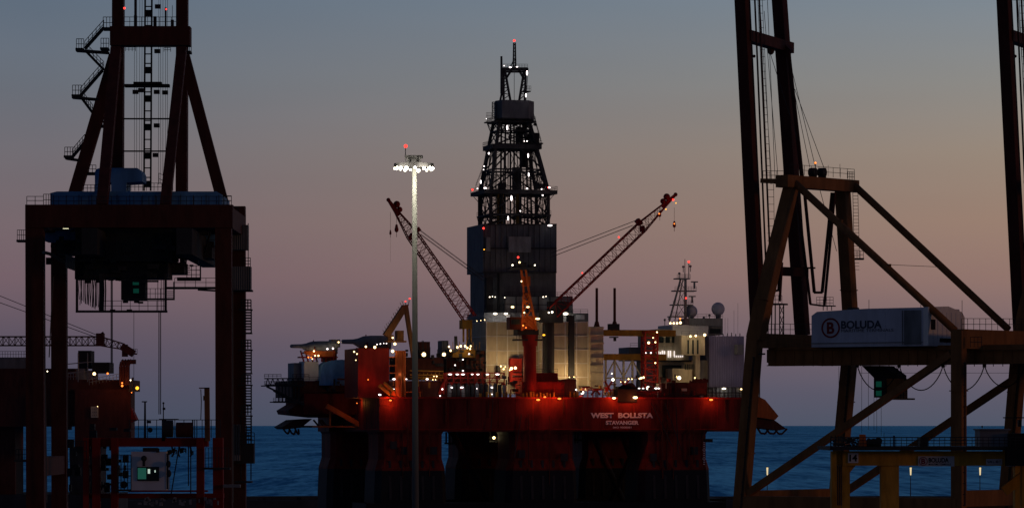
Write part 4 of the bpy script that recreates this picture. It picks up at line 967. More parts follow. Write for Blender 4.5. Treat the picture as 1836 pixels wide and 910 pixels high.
for i in range(46):
    x = random.uniform(84, 384); y = random.uniform(410, 470) if not 140 < x < 310 else random.uniform(470, 506); mb.box(P(x, y, YF + random.uniform(2, 9)), random.uniform(3, 16) * k, .5, random.uniform(2, 14) * k)
for i in range(14):
    x = random.uniform(120, 380); mb.tube(P(x, 408, YF + 3), P(x + random.uniform(-20, 20), random.uniform(440, 480), YF + 5), .08, n=5)
mb.build_each('trolley_machinery', M['dark'], lc)
mb = MB()
for x0, x1, y0, y1, Y in ((80, 140, 409, 432, YF + 9), (308, 386, 409, 440, YF + 9)):
    a, b = P(x0, y1, Y), P(x1, y0, Y); mb.hexa([Vector((x, y, z)) for z in (a.z, b.z) for x, y in ((a.x, Y), (b.x, Y), (b.x, Y + 3), (a.x, Y + 3))])
hs = mb.build('electrical_house', M['blue'], lc)
mb = MB()
for x in (330, 352, 374): pbeam(mb, x, 408, x, 440, YF + 8.8, 1.2)
for y in (415, 430): pbeam(mb, 308, y, 386, y, YF + 8.8, 1)
mb.build('house_rail', M['dark'], hs)
# machinery house on top
a, b = P(90, 371, YF + 3), P(398, 343, YF + 3); mb = MB(); d = 9
pts = [Vector((a.x, YF + 3, a.z)), Vector((a.x, YF + 3, P(0, 346, YF + 3).z)), Vector((P(102, 0, YF + 3).x, YF + 3, b.z)), Vector((P(388, 0, YF + 3).x, YF + 3, b.z)), Vector((b.x, YF + 3, P(0, 349, YF + 3).z)), Vector((b.x, YF + 3, a.z))]
mb.prism(pts, Vector((0, d, 0))); mh = mb.build('machinery_house', M['blue'], lc)
mb = MB()
for i in range(14): pbeam(mb, 96 + 22.8 * i, 349, 96 + 22.8 * i, 371, YF + 2.93, .8)
mb.build('house_seams', M['dark'], mh)
mb = MB(); pts = [(170, 343), (170, 308), (173, 303), (179, 301), (246, 301), (252, 305), (255, 312), (255, 325), (226, 327), (226, 343), (199, 343), (199, 326), (190, 326), (190, 343)]
mb.prism([P(x, y, YF + 7) for x, y in pts], Vector((0, 4, 0))); mb.build('hoist_cover', M['blue'], lc)
mb = MB(); k = YF / FPX
mb.rail(P(48, 367, YF - .6), P(78, 367, YF - .6), 15 * k, 2, .035); mb.rail(P(78, 368, YF - .6), P(92, 368, YF - .6), 20 * k, 3, .035); mb.rail(P(92, 368, YF - .6), P(415, 368, YF - .6), 16 * k, 24, .03); mb.rail(P(400, 368, YF - .6), P(415, 368, YF - .6), 17 * k, 2, .035)
mb.rail(P(150, 343, YF + 3.4), P(176, 343, YF + 3.4), 12 * k, 4, .03); mb.rail(P(228, 342, YF + 3.4), P(290, 342, YF + 3.4), 14 * k, 9, .03); mb.rail(P(285, 330, YF + 3.4), P(310, 342, YF + 3.4), 20 * k, 3, .03)
mb.build('railing', M['dark'], lc)
# A-frame and backstays
YA = YB
for x0, y0, x1, y1, Y0, Y1, wpx, nm in ((127, 372, 207, 100, YB, YA, 22, 'a_frame_leg'), (402, 372, 330, 100, YB, YA, 20, 'a_frame_leg'), (183, 372, 208, 90, YF + .5, YA - 2, 19, 'backstay'), (296, 372, 326, 90, YF + .5, YA - 2, 18, 'backstay')):
    mb = MB(); pbeam(mb, x0, y0, x1, y1, Y0, wpx, Y2=Y1); mb.build(nm, M['crane_red'], lc)
YU = YB + 4
for x0, x1 in ((211, 214), (326, 328)):
    mb = MB(); pbeam(mb, x0, 372, x1, -500, YU, 20, 1.6); mb.build('boom_girder', M['crane_red'], lc)
mb = MB(); pbeam(mb, 199, 66, 342, 66, YA - 1.2, 34, 2.0); apx = mb.build('apex_beam', M['crane_red'], lc)
mb = MB(); pbeam(mb, 224, 154, 304, 154, YU, 5, 1); pbeam(mb, 240, 151, 290, 151, YU, 7, 1); pbeam(mb, 222, 213, 305, 213, YU, 2.2, .4); pbeam(mb, 222, 271, 318, 271, YU, 2.2, .4); pbeam(mb, 222, -60, 320, -60, YU, 10, 1)
for x, y in ((243, 165), (253, 162), (281, 165), (296, 166), (283, 12), (282, 92), (281, 225), (279, 278)): mb.box(P(x, y, YU - .5), 10 * YU / FPX, .5, 7 * YU / FPX)
mb.build('boom_tie', M['dark'], lc)
mb = MB()
kk = YU / FPX
for x in (262, 274): mb.tube(P(x, -300, YU), P(x - (4 if x else 0), 342, YU), .09, n=5)
for i in range(38):
    y = 335 - 17 * i; t = (335 - y) / 640; x0 = 258 + 4 * t; mb.tube(P(x0, y, YU), P(x0 + 12, y, YU), .07, n=4)
    if i % 3 == 0: mb.box(P(x0 + 6, y - 6, YU + .3), 11 * kk, .06, 10 * kk)
mb.build('caged_ladder', M['dark'], lc)
mb = MB()
for x in (241, 245, 250, 254, 284, 288, 292, 297, 300): mb.tube(P(x + random.uniform(-1, 2), -300, YU + .5), P(x, 330, YU + .5), .022, n=4)
mb.build('hoist_rope', M['cable'], lc)
mb = MB(); mb.rail(P(222, 47, YA - 2), P(318, 47, YA - 2), 16 * kk, 9, .03); mb.rail(P(222, 47, YA), P(318, 47, YA), 16 * kk, 9, .03)
for x, h in ((243, 20), (278, 18), (297, 34), (309, 12)): pbeam(mb, x, 48, x, 48 - h, YA - 1.4, 5 if h < 30 else 2.5, .5)
mb.tube(P(243, 48, YA), P(243, -40, YA), .12, n=5); mb.tube(P(309, 48, YA), P(309, 10, YA), .03, n=4)
mb.rail(P(225, 92, YA - 2), P(243, 92, YA - 2), 7 * kk, 3, .03, 2); mb.rail(P(294, 93, YA - 2), P(306, 93, YA - 2), 7 * kk, 2, .03, 2)
mb.build('apex_platform', M['dark'], apx)
for px, py in ((223, 15), (298, 17)): p = P(px, py, YA - 4.2); lamp('warning_light', p, 2.2 * p.y / FPX, 'e_red', apx, hood=False)
# zigzag stair on the outside of the A-frame
mb = MB()
def stair(x0, y0, x1, y1, Y):
    mb.mark()
    mb.beam(P(x0, y0, Y), P(x1, y1, Y), .22, .7); mb.rail(P(x0, y0, Y), P(x1, y1, Y), 14 * kk, 5, .035); mb.rail(P(x0, y0, Y + .8), P(x1, y1, Y + .8), 14 * kk, 5, .035)
def landing(x0, x1, y, Y, h=16):
    mb.mark()
    mb.box(P((x0 + x1) / 2, y + 1.5, Y + .5), (x1 - x0) * kk, 1.6, 4 * kk); mb.rail(P(x0, y, Y - .3), P(x1, y, Y - .3), h * kk, 3, .035); mb.rail(P(x0, y, Y + 1.3), P(x1, y, Y + 1.3), h * kk, 3, .035)
landing(185, 203, 51, YA, 20); stair(152, 88, 186, 50, YA); landing(137, 150, 88, YA, 18); mb.beam(P(137, 91, YA), P(195, 95, YA), 4 * kk, 1.2); stair(155, 93, 186, 125, YA)
landing(181, 195, 87, YA, 18); landing(130, 146, 171, YA, 18); stair(144, 172, 184, 126, YA); mb.beam(P(130, 175, YA), P(178, 179, YA), 4 * kk, 1.2); stair(148, 178, 166, 202, YA)
landing(116, 131, 280, YA, 16); stair(130, 281, 152, 255, YA); mb.beam(P(118, 284, YA), P(145, 288, YA), 4 * kk, 1.2); stair(160, 232, 184, 205, YA); landing(176, 190, 225, YA, 14); landing(153, 172, 310, YA, 14)
landing(334, 343, 93, YA, 34); 
mb.build_each('stair_flight', M['dark'], lc)
# operator cab with green glass, slung platform frames, cable chains
mb = MB(); a, b = P(217, 537, YF + 2), P(260, 497, YF + 2); mb.hexa([Vector((x, y, z)) for z in (a.z, b.z) for x, y in ((a.x, YF + 2), (b.x, YF + 2), (b.x, YF + 4.4), (a.x, YF + 4.4))]); cb = mb.build('operator_cab', M['dark'], lc)
mb = MB()
for x0, x1, y0, y1 in ((238, 249, 505, 510.5), (239, 249, 517, 525)):
    mb.box(P((x0 + x1) / 2, (y0 + y1) / 2, YF + 1.93), (x1 - x0) * k, .08, (y1 - y0) * k)
mb.build('cab_window', M['e_green'], cb)
mb = MB()
pbeam(mb, 138, 500, 138, 559, YF - 1, 4, .3); pbeam(mb, 297, 490, 297, 559, YF - 1, 4, .3); pbeam(mb, 136, 558, 300, 558, YF - 1, 4, .4); pbeam(mb, 225, 536, 313, 536, YF - 1, 3.2, .4); pbeam(mb, 312, 505, 312, 537, YF - 1, 2.4, .3)
pbeam(mb, 299, 516, 388, 516, YF + 1, 4, .6); pbeam(mb, 355, 519, 388, 521, YF + 1, 3, .6); pbeam(mb, 240, 504, 284, 504, YF, 3, .4); pbeam(mb, 213, 502, 225, 502, YF, 3, .4); pbeam(mb, 318, 500, 360, 500, YF, 6, .8); pbeam(mb, 359, 472, 359, 502, YF, 1.6, .2)
mb.rail(P(186, 557, YF - 1), P(297, 557, YF - 1), 18 * k, 7, .03, 2); mb.rail(P(260, 535, YF - 1), P(297, 535, YF - 1), 18 * k, 4, .03, 2); mb.rail(P(313, 514, YF + 1), P(388, 514, YF + 1), 16 * k, 4, .03, 2); mb.rail(P(335, 500, YF), P(360, 500, YF), 24 * k, 3, .04, 3)
for x in (283, 289, 293): pbeam(mb, x, 500, x, 557, YF - .5, 1, .1)
for i in range(5): pbeam(mb, 300, 522 + 3.5 * i, 313, 522 + 3.5 * i, YF - 1, 1, .3); pbeam(mb, 333, 476 + 4 * i, 341, 476 + 4 * i, YF - 1, 1.2, .3)
for x, y in ((199, 501), (245, 541), (225, 541), (252, 542), (202, 556), (232, 556)): mb.box(P(x, y, YF - 1), 9 * k, .4, 3.5 * k)
mb.build('service_gantry', M['dark'], lc)
mb = MB()
for i in range(26):
    x = 142 + i * 1.9 + random.uniform(-.6, .6); y1 = 540 + i * .6 + random.uniform(-6, 6) if i < 21 else 556; mb.path([P(x, 495, YF + random.uniform(0, 2)), P(x + random.uniform(-1.5, 1.5), 520, YF + 1), P(x + random.uniform(-1, 1), y1, YF + 1)], .04, 4)
pbeam(mb, 182, 490, 182, 560, YF + .5, 8, .4)
mb.build('festoon_cable_bundle', M['dark'], lc)
mb = MB()
for x, y1, rr in ((201, 652, .07), (199, 652, .04), (240, 700, .025), (285, 742, .05), (288, 742, .05)): mb.tube(P(x, 560 if x > 220 else 500, YF), P(x, y1, YF), rr, n=4)
mb.build('lifting_rope', M['cable'], lc)
# left small platform and pipe, cable bundle near the left leg
mb = MB(); mb.box(P(39, 432, YF), 16 * k, 1.3, 4 * k); mb.rail(P(31, 430, YF - .6), P(46, 430, YF - .6), 18 * k, 4, .03); mb.rail(P(31, 430, YF + .6), P(46, 430, YF + .6), 18 * k, 4, .03)
mb.rail(P(28, 823, YF), P(50, 823, YF), 18 * k, 4, .03); mb.box(P(39, 825, YF), 24 * k, 1.3, 4 * k)
mb.build('side_platform', M['dark'], lc)
mb = MB(); mb.path([P(78, 452, YF - 1), P(90, 455, YF), P(120, 472, YF + 2), P(133, 478, YF + 4)], .16, 6); mb.path([P(80, 470, YF - 1.2), P(79, 560, YF - 1.2), P(82, 740, YF - 1.2), P(84, 900, YF - 1.2)], .05, 5); mb.path([P(96, 495, YF + 1), P(92, 560, YF + 1), P(88, 640, YF + 1)], .05, 5); mb.path([P(120, 500, YF + 8), P(121, 900, YF + 8)], .05, 5); mb.path([P(417, 480, YF - .3), P(418, 900, YF - .3)], .05, 5)
for i in range(6): mb.tube(P(119 + 2.8 * i, 456 + i, YF), P(119 + 2.8 * i, 480 + i, YF), .08, n=5)
mb.build('cable_conduit', M['galv'], lc)
mb = MB(); mb.box(P(118, 409.5, YF + .5), 10 * k, .1, 1.2 * k); mb.build('strip_light', emat('strip_glow', (1, .95, .6), 1.2), lc)
# right-hand stair tower with lift boxes
YS = YB - 2; ks = YS / FPX; mb = MB()
for x0, x1, y0, y1 in ((410, 445, 404, 448), (417, 450, 478, 520), (413, 430, 760, 825)):
    mb.box(P((x0 + x1) / 2, (y0 + y1) / 2, YS - 1.5), (x1 - x0) * ks, 1.8, (y1 - y0) * ks)
mb.build('lift_cabin', M['cladding'], lc)
mb = MB()
for y0 in (540, 612, 675, 730): 
    y1 = y0 + 48; mb.mark()
    mb.box(P(440, y0 + 15, YS), 24 * ks, 1.6, 2.5 * ks); mb.rail(P(433, y0 + 13, YS - .8), P(450, y0 + 13, YS - .8), 16 * ks, 3, .07, 3); mb.rail(P(433, y0 + 13, YS + .8), P(450, y0 + 13, YS + .8), 16 * ks, 3, .07, 3)
    for i in range(7): mb.box(P(444, y0 + 20 + 5 * i, YS), 13 * ks, 1.3, 2.2 * ks)
    mb.tube(P(450.5, y0 + 14, YS - .8), P(450.5, y0 + 58, YS - .8), .08, n=4); mb.box(P(444, y0 + 57, YS), 15 * ks, 1.6, 2.5 * ks)
mb.mark()
for x in (450, 432): mb.tube(P(x, 740, YS), P(x, 860, YS), .07, n=4)
mb.rail(P(432, 478, YS - 1), P(449, 478, YS - 1), 16 * ks, 4, .04, 3); mb.box(P(435, 521, YS), 36 * ks, 1.6, 3 * ks); mb.tube(P(427, 372, YS), P(427, 404, YS), .08, n=4); mb.tube(P(418, 371, YS), P(427, 371, YS), .08, n=4); mb.tube(P(445, 400, YS), P(445, 478, YS), .05, n=4)
mb.mark(); mb.box(P(440, 812, YS), 32 * ks, 1.6, 36 * ks); mb.rail(P(425, 795, YS - 1), P(456, 795, YS - 1), 20 * ks, 6, .04, 3); mb.box(P(437, 863, YS), 30 * ks, 1.6, 3 * ks)
for i in range(8): mb.tube(P(414 + 4 * i, 760 + 2 * (i % 2), YS - 2.4), P(414 + 4 * i, 815, YS - 2.4), .05, n=4)
mb.build_each('stair_tower', M['dark'], lc)

# ================================================================ RIGHT CONTAINER CRANE (oblique)
AO = P(1330, 762, 350); FA = Frame(AO, -R(33.0))
ra = thing('container_crane', 'rust-orange quay crane with BOLUDA on its pale machinery house', 'container crane', (AO.x + 10, AO.y + 2, 3), 'ship-to-shore cranes on the quay')
q = FA.at; UA, VA = FA.u, FA.v
def ab(name, pts, v, wd, dp, m='crane_brown', v1=None, w1=None, parent=None):
    mb = MB()
    for (x0, y0), (x1, y1) in zip(pts, pts[1:]): mb.beam(q(x0, y0, v), q(x1, y1, v if v1 is None else v1), wd, dp, VA, w1=w1)
    return mb.build(name, M[m], parent or ra)
ab('leg', [(1301, 1256), (1354, 598)], 0, 1.15, 1.15); ab('leg', [(1468, 1239), (1527, 602)], 16, 1.15, 1.15); ab('leg', [(1719, 1275), (1719, 592)], 0, 1.05, 1.0); ab('leg', [(1893, 1250), (1893, 592)], 16, 1.05, 1.0)
ab('a_frame_leg', [(1355, 606), (1370, 537)], 0, 1.35, 1.25); ab('a_frame_leg', [(1369.5, 540), (1420, 328)], 0, 1.3, 1.2, v1=3.2, w1=.95); ab('a_frame_leg', [(1527, 606), (1510, 332)], 16, 1.1, 1.1, v1=13)
ap0, ap1 = q(1416, 326, 3), q(1520, 333, 13)
mb = MB(); mb.beam(ap0 - VA * 1.5, ap1 + VA * 1.2, 1.3, 1.1, Z3, w1=1.2); mb.beam(q(1420, 326, 3), q(1366, 324, 3), .5, .6, VA, w1=.4); apx2 = mb.build('apex_beam', M['crane_brown'], ra)
# beams along the quay between legs
def crossb(name, x, y, xb, yb, hh, wd, m='crane_brown', v0=0, v1=16):
    a = q(x, y, v0); b = q(xb, yb, v1); b.z = a.z; mb = MB(); mb.beam(a, b, wd, hh, Z3); return mb.build(name, M[m], ra)
crossb('portal_beam', 1352, 610, 1527, 610, 1.3, 1.1); crossb('portal_beam', 1719, 607, 1893, 607, 1.7, 1.1)
mb = MB(); mb.rail(q(1724, 591, .2), q(1893, 591, 16), 1.0, 16, .03); mb.rail(q(1360, 600, .3), q(1527, 600, 16), 1.0, 12, .03); mb.build('beam_railing', M['dark'], ra)
crossb('sill_beam', 1330, 893, 1500, 893, 1.4, 1.2); crossb('sill_beam', 1719, 893, 1893, 893, 1.4, 1.2)
# sill along u under the braces is below the breakwater line
mb = MB(); a = q(1330, 905, 0); b = q(1719, 905, 0); b.z = a.z; mb.beam(a, b, 1.7, 1.2, VA); a = q(1500, 905, 16); b = q(1893, 905, 16); b.z = a.z; mb.beam(a, b, 1.7, 1.2, VA); mb.build('lower_tie', M['crane_brown'], ra)
# splice flanges, conduits and ladders on the legs
mb = MB(auto=True)
def collar(x, y, v, w_=1.25, d_=1.25):
    c = q(x, y, v); mb.box(c, w_, d_, .09, ux=UA, uy=VA)
for x, y, v in ((1327, 940, 0), (1337.5, 812, 0), (1346, 702, 0), (1377, 508, 1), (1395, 430, 2), (1505, 840, 16), (1517, 720, 16), (1522, 520, 15), (1517, 420, 14), (1719, 820, 0), (1719, 700, 0)): collar(x, y, v)
mb.build_each('splice_flange', M['crane_brown'], ra)
mb = MB()
for v, pts in ((0, ((1326, 930), (1351, 640))), (16, ((1502, 910), (1522, 650))), (0, ((1729, 905), (1729, 650)))):
    a, b = q(*pts[0], v - .62), q(*pts[1], v - .62); mb.tube(a, b, .045, n=5); mb.tube(a + UA * .12, b + UA * .12, .03, n=5)
    for i in range(14): mb.box(a.lerp(b, i / 13), .25, .08, .06, ux=UA)
mb.build('leg_conduit', M['dark'], ra)
mb = MB()
for i in range(26):
    p0 = q(1390 + i * 17, 641, 2.95); mb.box(p0, .05, .06, 1.5, ux=UA)
for i in range(60):
    p0 = q(1350, 0, 0)
mb.beam(q(1384, 626, 2.8), q(1836, 626, 2.8), .1, .35, VA); mb.rail(q(1384, 625, 2.4), q(1455, 625, 2.4), 1.0, 5, .025); mb.build('girder_stiffeners', M['crane_brown'], ra)
# trolley girders
for v, x0 in ((3.5, 1382), (12.5, 1472)):
    a = q(x0, 638.5, v); e = a + UA * 45; mb = MB(); mb.beam(a, e, 1.62, 1.0, VA)
    mb.beam(a + Z3 * -.84 - VA * .1, e + Z3 * -.84 - VA * .1, .08, 1.3, VA); mb.build('trolley_girder', M['crane_brown'], ra)
a = q(1385, 622, 3.5); mb = MB(); mb.beam(a - Z3 * .8, a - Z3 * .8 + VA * 9, 1.2, 1.2, Z3); mb.build('girder_tie', M['crane_brown'], ra)
# diagonal braces
ab('diagonal_brace', [(1338, 886), (1706, 634)], 0, .62, .6); ab('diagonal_brace', [(1508, 886), (1880, 638)], 16, .62, .6)
# backstays
mb = MB(); mb.tube(q(1424, 327, 3), q(1712, 592, 1.5), .34, n=12)
for t in (.3, .6): 
    c = q(1424, 327, 3).lerp(q(1712, 592, 1.5), t); mb.box(c + Z3 * .4, .3, .3, .3)
mb.build('backstay', M['crane_brown'], ra, smooth=True)
mb = MB(); mb.tube(q(1526, 327, 13.5), q(1808, 590, 12.5), .33, n=12); mb.build('backstay', M['crane_brown'], ra, smooth=True)
mb = MB(); mb.tube(q(1590, 474, 2), q(1680, 478, 13), .03, n=4); mb.build('stay_rope', M['cable'], ra)
# raised boom
ab('boom_girder', [(1360, 600), (1331, 0), (1308, -480)], 3.5, 1.12, 1.0, 'crane_red'); ab('boom_girder', [(1439, 600), (1397.5, 0), (1365, -480)], 12.5, 1.12, 1.0, 'crane_red')
mb = MB(); a = q(1338, 64, 3.5); b = q(1403, 70, 12.5); b.z = a.z - .25; mb.beam(a, b + VA * 1.3, 1.0, 1.0, Z3); mb.beam(q(1398, 78, 12), q(1416, 96, 12.2), .8, .8, VA)
a = q(1400, 487, 9); b = q(1445, 488, 12.5); mb.beam(a - VA * 5, b, .6, .8, Z3); a = q(1318, -200, 3.5); b = q(1383, -200, 12.5); b.z = a.z; mb.beam(a, b, 1.0, 1.0, Z3); mb.build('boom_tie', M['crane_red'], ra)
mb = MB(); mb.sphere(q(1382, 90, 10), .35, 8, 6, 1.3); mb.tube(q(1379, 78, 10), q(1382, 92, 10), .2, n=6); mb.sphere(q(1352, 101, 5), .15, 6, 5); mb.tube(q(1414, 96, 12), q(1438, 318, 12), .2, n=6); mb.tube(q(1372, 0, 4.5), q(1347, -0, 4.5), .05, n=4)
for x in (1349, 1357): mb.tube(q(x - 2, -150, 4), q(x + 24, 470, 4), .09, n=5)
mb.build('boom_pipework', M['crane_red'], ra)
mb = MB()
for dx in (8, 16):
    mb.tube(q(1346 + dx, -100, 5), q(1366 + dx, 330, 5), .03, n=4)
for i in range(32):
    y = -80 + 13 * i; x = 1354.5 + (y + 100) / 430 * 20; mb.tube(q(x, y, 5), q(x + 8, y, 5), .025, n=4)
for i in range(10):
    y = 340 + 13 * i; mb.tube(q(1376, y, 5), q(1388, y, 5), .025, n=4)
mb.tube(q(1376, 330, 5), q(1380, 460, 5), .03, n=4); mb.tube(q(1387, 330, 5), q(1389, 460, 5), .03, n=4)
for i in range(24):
    y = 345 + 6 * i; mb.tube(q(1529 + i * .12, y, 17), q(1538 + i * .12, y, 17), .025, n=4)
mb.tube(q(1529, 340, 17), q(1532, 485, 17), .035, n=4); mb.tube(q(1538, 340, 17), q(1541, 465, 17), .03, n=4); mb.box(q(1540, 464, 17), .9, .9, .15); mb.rail(q(1531, 463, 17), q(1548, 463, 17), .7, 3, .03)
mb.build('caged_ladder', M['dark'], ra)
mb = MB()
for x0, y0, x1, y1 in ((1381, 96, 1430, 250), (1421, 130, 1462, 300), (1419, 140, 1452, 300), (1425, 160, 1477, 300), (1370, 20, 1396, 330), (1362, 0, 1384, 330), (1376, 0, 1390, 330), (1470, 340, 1500, 450)): mb.tube(q(x0, y0, 9), q(x1, y1, 9), .035, n=4)
mb.build('hoist_rope', M['cable'], ra)
# folded forestay links
mb = MB()
def link(pts, v, wd=.2):
    for (x0, y0), (x1, y1) in zip(pts, pts[1:]): mb.beam(q(x0, y0, v), q(x1, y1, v), wd, .25, VA)
link([(1430, 352), (1453, 545), (1478, 548), (1497, 345)], 10, .16); link([(1442, 340), (1460, 524), (1474, 524), (1492, 345)], 10, .22); link([(1405, 400), (1396, 520), (1385, 522), (1398, 400)], 5, .18); link([(1441, 480), (1456, 480), (1461, 480)], 9, .15); link([(1402, 470), (1398, 540)], 5, .15)
mb.build('folded_forestay', M['crane_red'], ra)
mb = MB()
for x in (1377, 1383, 1390, 1398, 1405): mb.tube(q(x, 600, 5), q(x + (1 if x < 1390 else 0), 545, 5), .06, n=5)
mb.beam(q(1375, 545, 5), q(1407, 545, 5), .15, 1.2, VA); mb.rail(q(1384, 544, 5), q(1402, 544, 5), .75, 3, .03)
for y0, y1 in ((600, 582), (582, 564), (564, 547)): mb.tube(q(1398, y0, 5), q(1405, y1, 5), .04, n=4); mb.tube(q(1405, y0, 5), q(1398, y1, 5), .04, n=4)
for x in (1476, 1483, 1491): mb.tube(q(x, 556, 7), q(x, 548, 7), .05, n=4)
mb.beam(q(1472, 548, 7), q(1494, 548, 7), .1, 1, VA); mb.rail(q(1464, 548, 7), q(1494, 548, 7), .8, 5, .025, 3); mb.build('service_platform', M['dark'], ra)
# apex platform with sheaves and warning lamp
mb = MB(); dsh = (VA * 0.6)
for x in (1457.5, 1474): 
    c = q(x, 309, 7 if x < 1465 else 8.6); mb.tube(c - UA * .3, c + UA * .3, .42, n=14); mb.box(c - Z3 * .4, .7, .6, .5)
mb.rail(ap0 + Z3 * .7, ap1 + Z3 * .7 + VA * 1.3, .9, 9, .03, 2); mb.rail(q(1368, 322, 3), q(1405, 322, 3), .8, 3, .03, 2); mb.rail(q(1520, 325, 13), q(1532, 326, 13.5), .9, 4, .03, 2); mb.tube(q(1506, 316, 12), q(1506, 294, 12), .025, n=4); mb.tube(q(1485, 316, 12), q(1485, 296, 12), .02, n=4)
mb.build('sheave_platform', M['dark'], apx2)
p_ = q(1462, 292, 6.5); lamp('warning_light', p_, 2.6 * p_.y / FPX, 'e_orange', apx2, hood=False, light=6, lcol=OC); MB().tube(p_, p_ - Z3 * 1.2, .05, n=4).build('lamp_stem', M['dark'], apx2)
# machinery house: long face along u, end face along v
def bhouse():
    v = 1.2; a = q(1455, 622, v); b = q(1655, 622, v); b.z = a.z; ht = (622 - 556) / FPX * a.y * .99; D = 7.2
    ch = .35; nrm = -VA; L_ = (b - a).length
    pts = [a, b, b + Z3 * (ht - 0), a + Z3 * (ht - .5) + UA * 0, ]
    prof = [Vector((0, 0, 0)), (b - a), (b - a) + Z3 * (ht + .12), (b - a) * .5 + Z3 * (ht + .1), UA * ch * 1.6 + Z3 * (ht - .1), Z3 * (ht - .45)]
    mb = MB(); mb.prism([a + k for k in prof], VA * D); h = mb.build('machinery_house', M['bluehouse'], ra)
    # end block rounded at its far edge, paler paint
    mb = MB(); pr = [VA * 0, VA * D, VA * D + Z3 * (ht - .6), VA * (D - .5) + Z3 * (ht - .15), VA * (D * .55) + Z3 * (ht + .3), Z3 * (ht + .14)]
    mb.prism([b + UA * .02 + k for k in pr], UA * .5); mb.build('house_end', M['house_white'], h)
    mb = MB(); e = b + UA * .54; mb.box(e + VA * .9 + Z3 * ht * .58, .06, .8, .9, ux=UA); mb.box(e + VA * 3.6 + Z3 * .55, .06, 2.8, .35, ux=UA); mb.build('house_opening', M['black'], h)
    mb = MB(); mb.beam(a + Z3 * .35 + nrm * .06, b + Z3 * .35 + nrm * .06, .06, .1, VA); c = a.lerp(b, .82); mb.box(c + nrm * .04 + Z3 * ht * .5, .08, .05, ht * .92, ux=UA); mb.box(a.lerp(b, .91) + nrm * .03 + Z3 * ht * .5, 1.7, .04, ht * .93, ux=UA)
    mb.build('cladding_strip', M['grey'], h)
    mb = MB()
    for i in range(1, 6): mb.box(a.lerp(b, i / 6) + nrm * .008 + Z3 * ht * .5, .025, .016, ht * .9, ux=UA)
    for i in range(1, 8): mb.box(b + UA * .53 + VA * D * i / 8 + Z3 * ht * .5, .03, .05, ht * .85, ux=UA)
    mb.build('panel_joints', M['bluehouse'], h)
    mb = MB()
    for i, x_ in enumerate((.94,)): mb.box(a + UA * L_ * x_ + nrm * .05 + Z3 * .95, .7, .08, .5, ux=UA)
    mb.build_each('vent', M['grey'], h)
    mb = MB()
    for x, y1 in ((1558, 537), (1651, 543), (1725, 538)): p0 = q(x, 556, 4); mb.tube(p0 - Z3 * .6, q(x, y1, 4), .03, n=4)
    mb.tube(q(1530, 558, 6) - Z3 * .5, q(1530, 551, 6) - Z3 * 0, .9, .5, 12); mb.build('roof_fitting', M['dark'], h)
    # emblem: ring with a B, and the firm's name
    L_ = (b - a).length; c = a + UA * L_ * .175 + Z3 * ht * .52 + nrm * .03; mb = MB(); R0, R1 = .74, .90; n = 40; vs = []
    for i in range(n):
        t = 2 * math.pi * i / n; vs += [c + (UA * math.cos(t) * 1.05 + Z3 * math.sin(t)) * R0, c + (UA * math.cos(t) * 1.05 + Z3 * math.sin(t)) * R1]
    mb.add(vs, [(2 * i, 2 * i + 1, (2 * i + 3) % (2 * n), (2 * i + 2) % (2 * n)) for i in range(n)]); mb.build('emblem_ring', M['logo_red'], h)
    text_mesh('emblem_letter', 'B', 1.05, c + nrm * .01, UA, M['logo_red'], h, bold=.03)
    text_mesh('name_lettering', 'BOLUDA', .72, a + UA * (L_ * .27) + Z3 * ht * .60 + nrm * .04, UA, M['faded'], h, bold=.03, width=L_ * .365, centre=False)
    text_mesh('name_lettering', 'MARITIME TERMINALS', .27, a + UA * (L_ * .27) + Z3 * ht * .44 + nrm * .04, UA, M['faded'], h, bold=.0, width=L_ * .47, centre=False)
bhouse()
mb = MB(); mb.rail(q(1740, 622, .2), q(1760, 622, .2), .9, 3, .03); mb.build('end_rail', M['dark'], ra)
# trolley with cab, festoon
mb = MB(); mb.prism([q(x, y, 6) for x, y in ((1545, 655), (1583, 655), (1607, 672), (1607, 684), (1572, 684), (1566, 676))], VA * 2); mb.rail(q(1592, 672, 6), q(1610, 672, 6), .8, 6, .03, 4); mb.build('trolley', M['dark'], ra)
a, b = q(1586, 714, 6), q(1609, 680, 6)
mb = MB(); FA.box(mb, 1567, 1588, 678, 712, 5.6, 2.2); cbo = mb.build('operator_cab', M['dark'], ra)
mb = MB(); FA.box(mb, 1589, 1609, 678, 714, 5.8, 2.0); FA.box(mb, 1600, 1626, 713, 716, 5.8, 1.6); mb.build('cab_body', M['crane_brown'], cbo)
mb = MB(); FA.box(mb, 1570.5, 1580, 683, 693, 5.54, .06); FA.box(mb, 1570.5, 1580, 698, 709, 5.54, .06); mb.build('cab_window', M['e_green'], cbo)
mb = MB(); mb.rail(q(1610, 714, 5.8), q(1625, 714, 5.8), 1.0, 3, .03, 3); mb.build('cab_railing', M['dark'], cbo)
mb = MB()
hang = [1537, 1612, 1691, 1765, 1838, 1910]
for x0, x1 in zip(hang, hang[1:]):
    pts = [(x0 + (x1 - x0) * i / 14, 655 + (44 if x1 < 1800 else 38) * (1 - (2 * i / 14 - 1) ** 2) ** .8) for i in range(15)]; mb.path([q(x, y, 4.6) for x, y in pts], .05, 5)
    mb.box(q(x0, 655, 4.6), .3, .3, .3)
mb.tube(q(1540, 668, 4.6), q(1836, 668, 4.6), .02, n=4); mb.build('festoon_cable', M['black'], ra)
mb = MB()
for x, y1 in ((1545, 775), (1557, 770), (1567, 770), (1572, 775), (1580, 780), (1504, 700)): mb.tube(q(x, 656, 8), q(x, y1, 8), .022, n=4)
mb.build('lifting_rope', M['cable'], ra)
lamp('small_floodlight', q(1366, 636, -.5), .12, 'e_white', ra, hood=True) if False else None
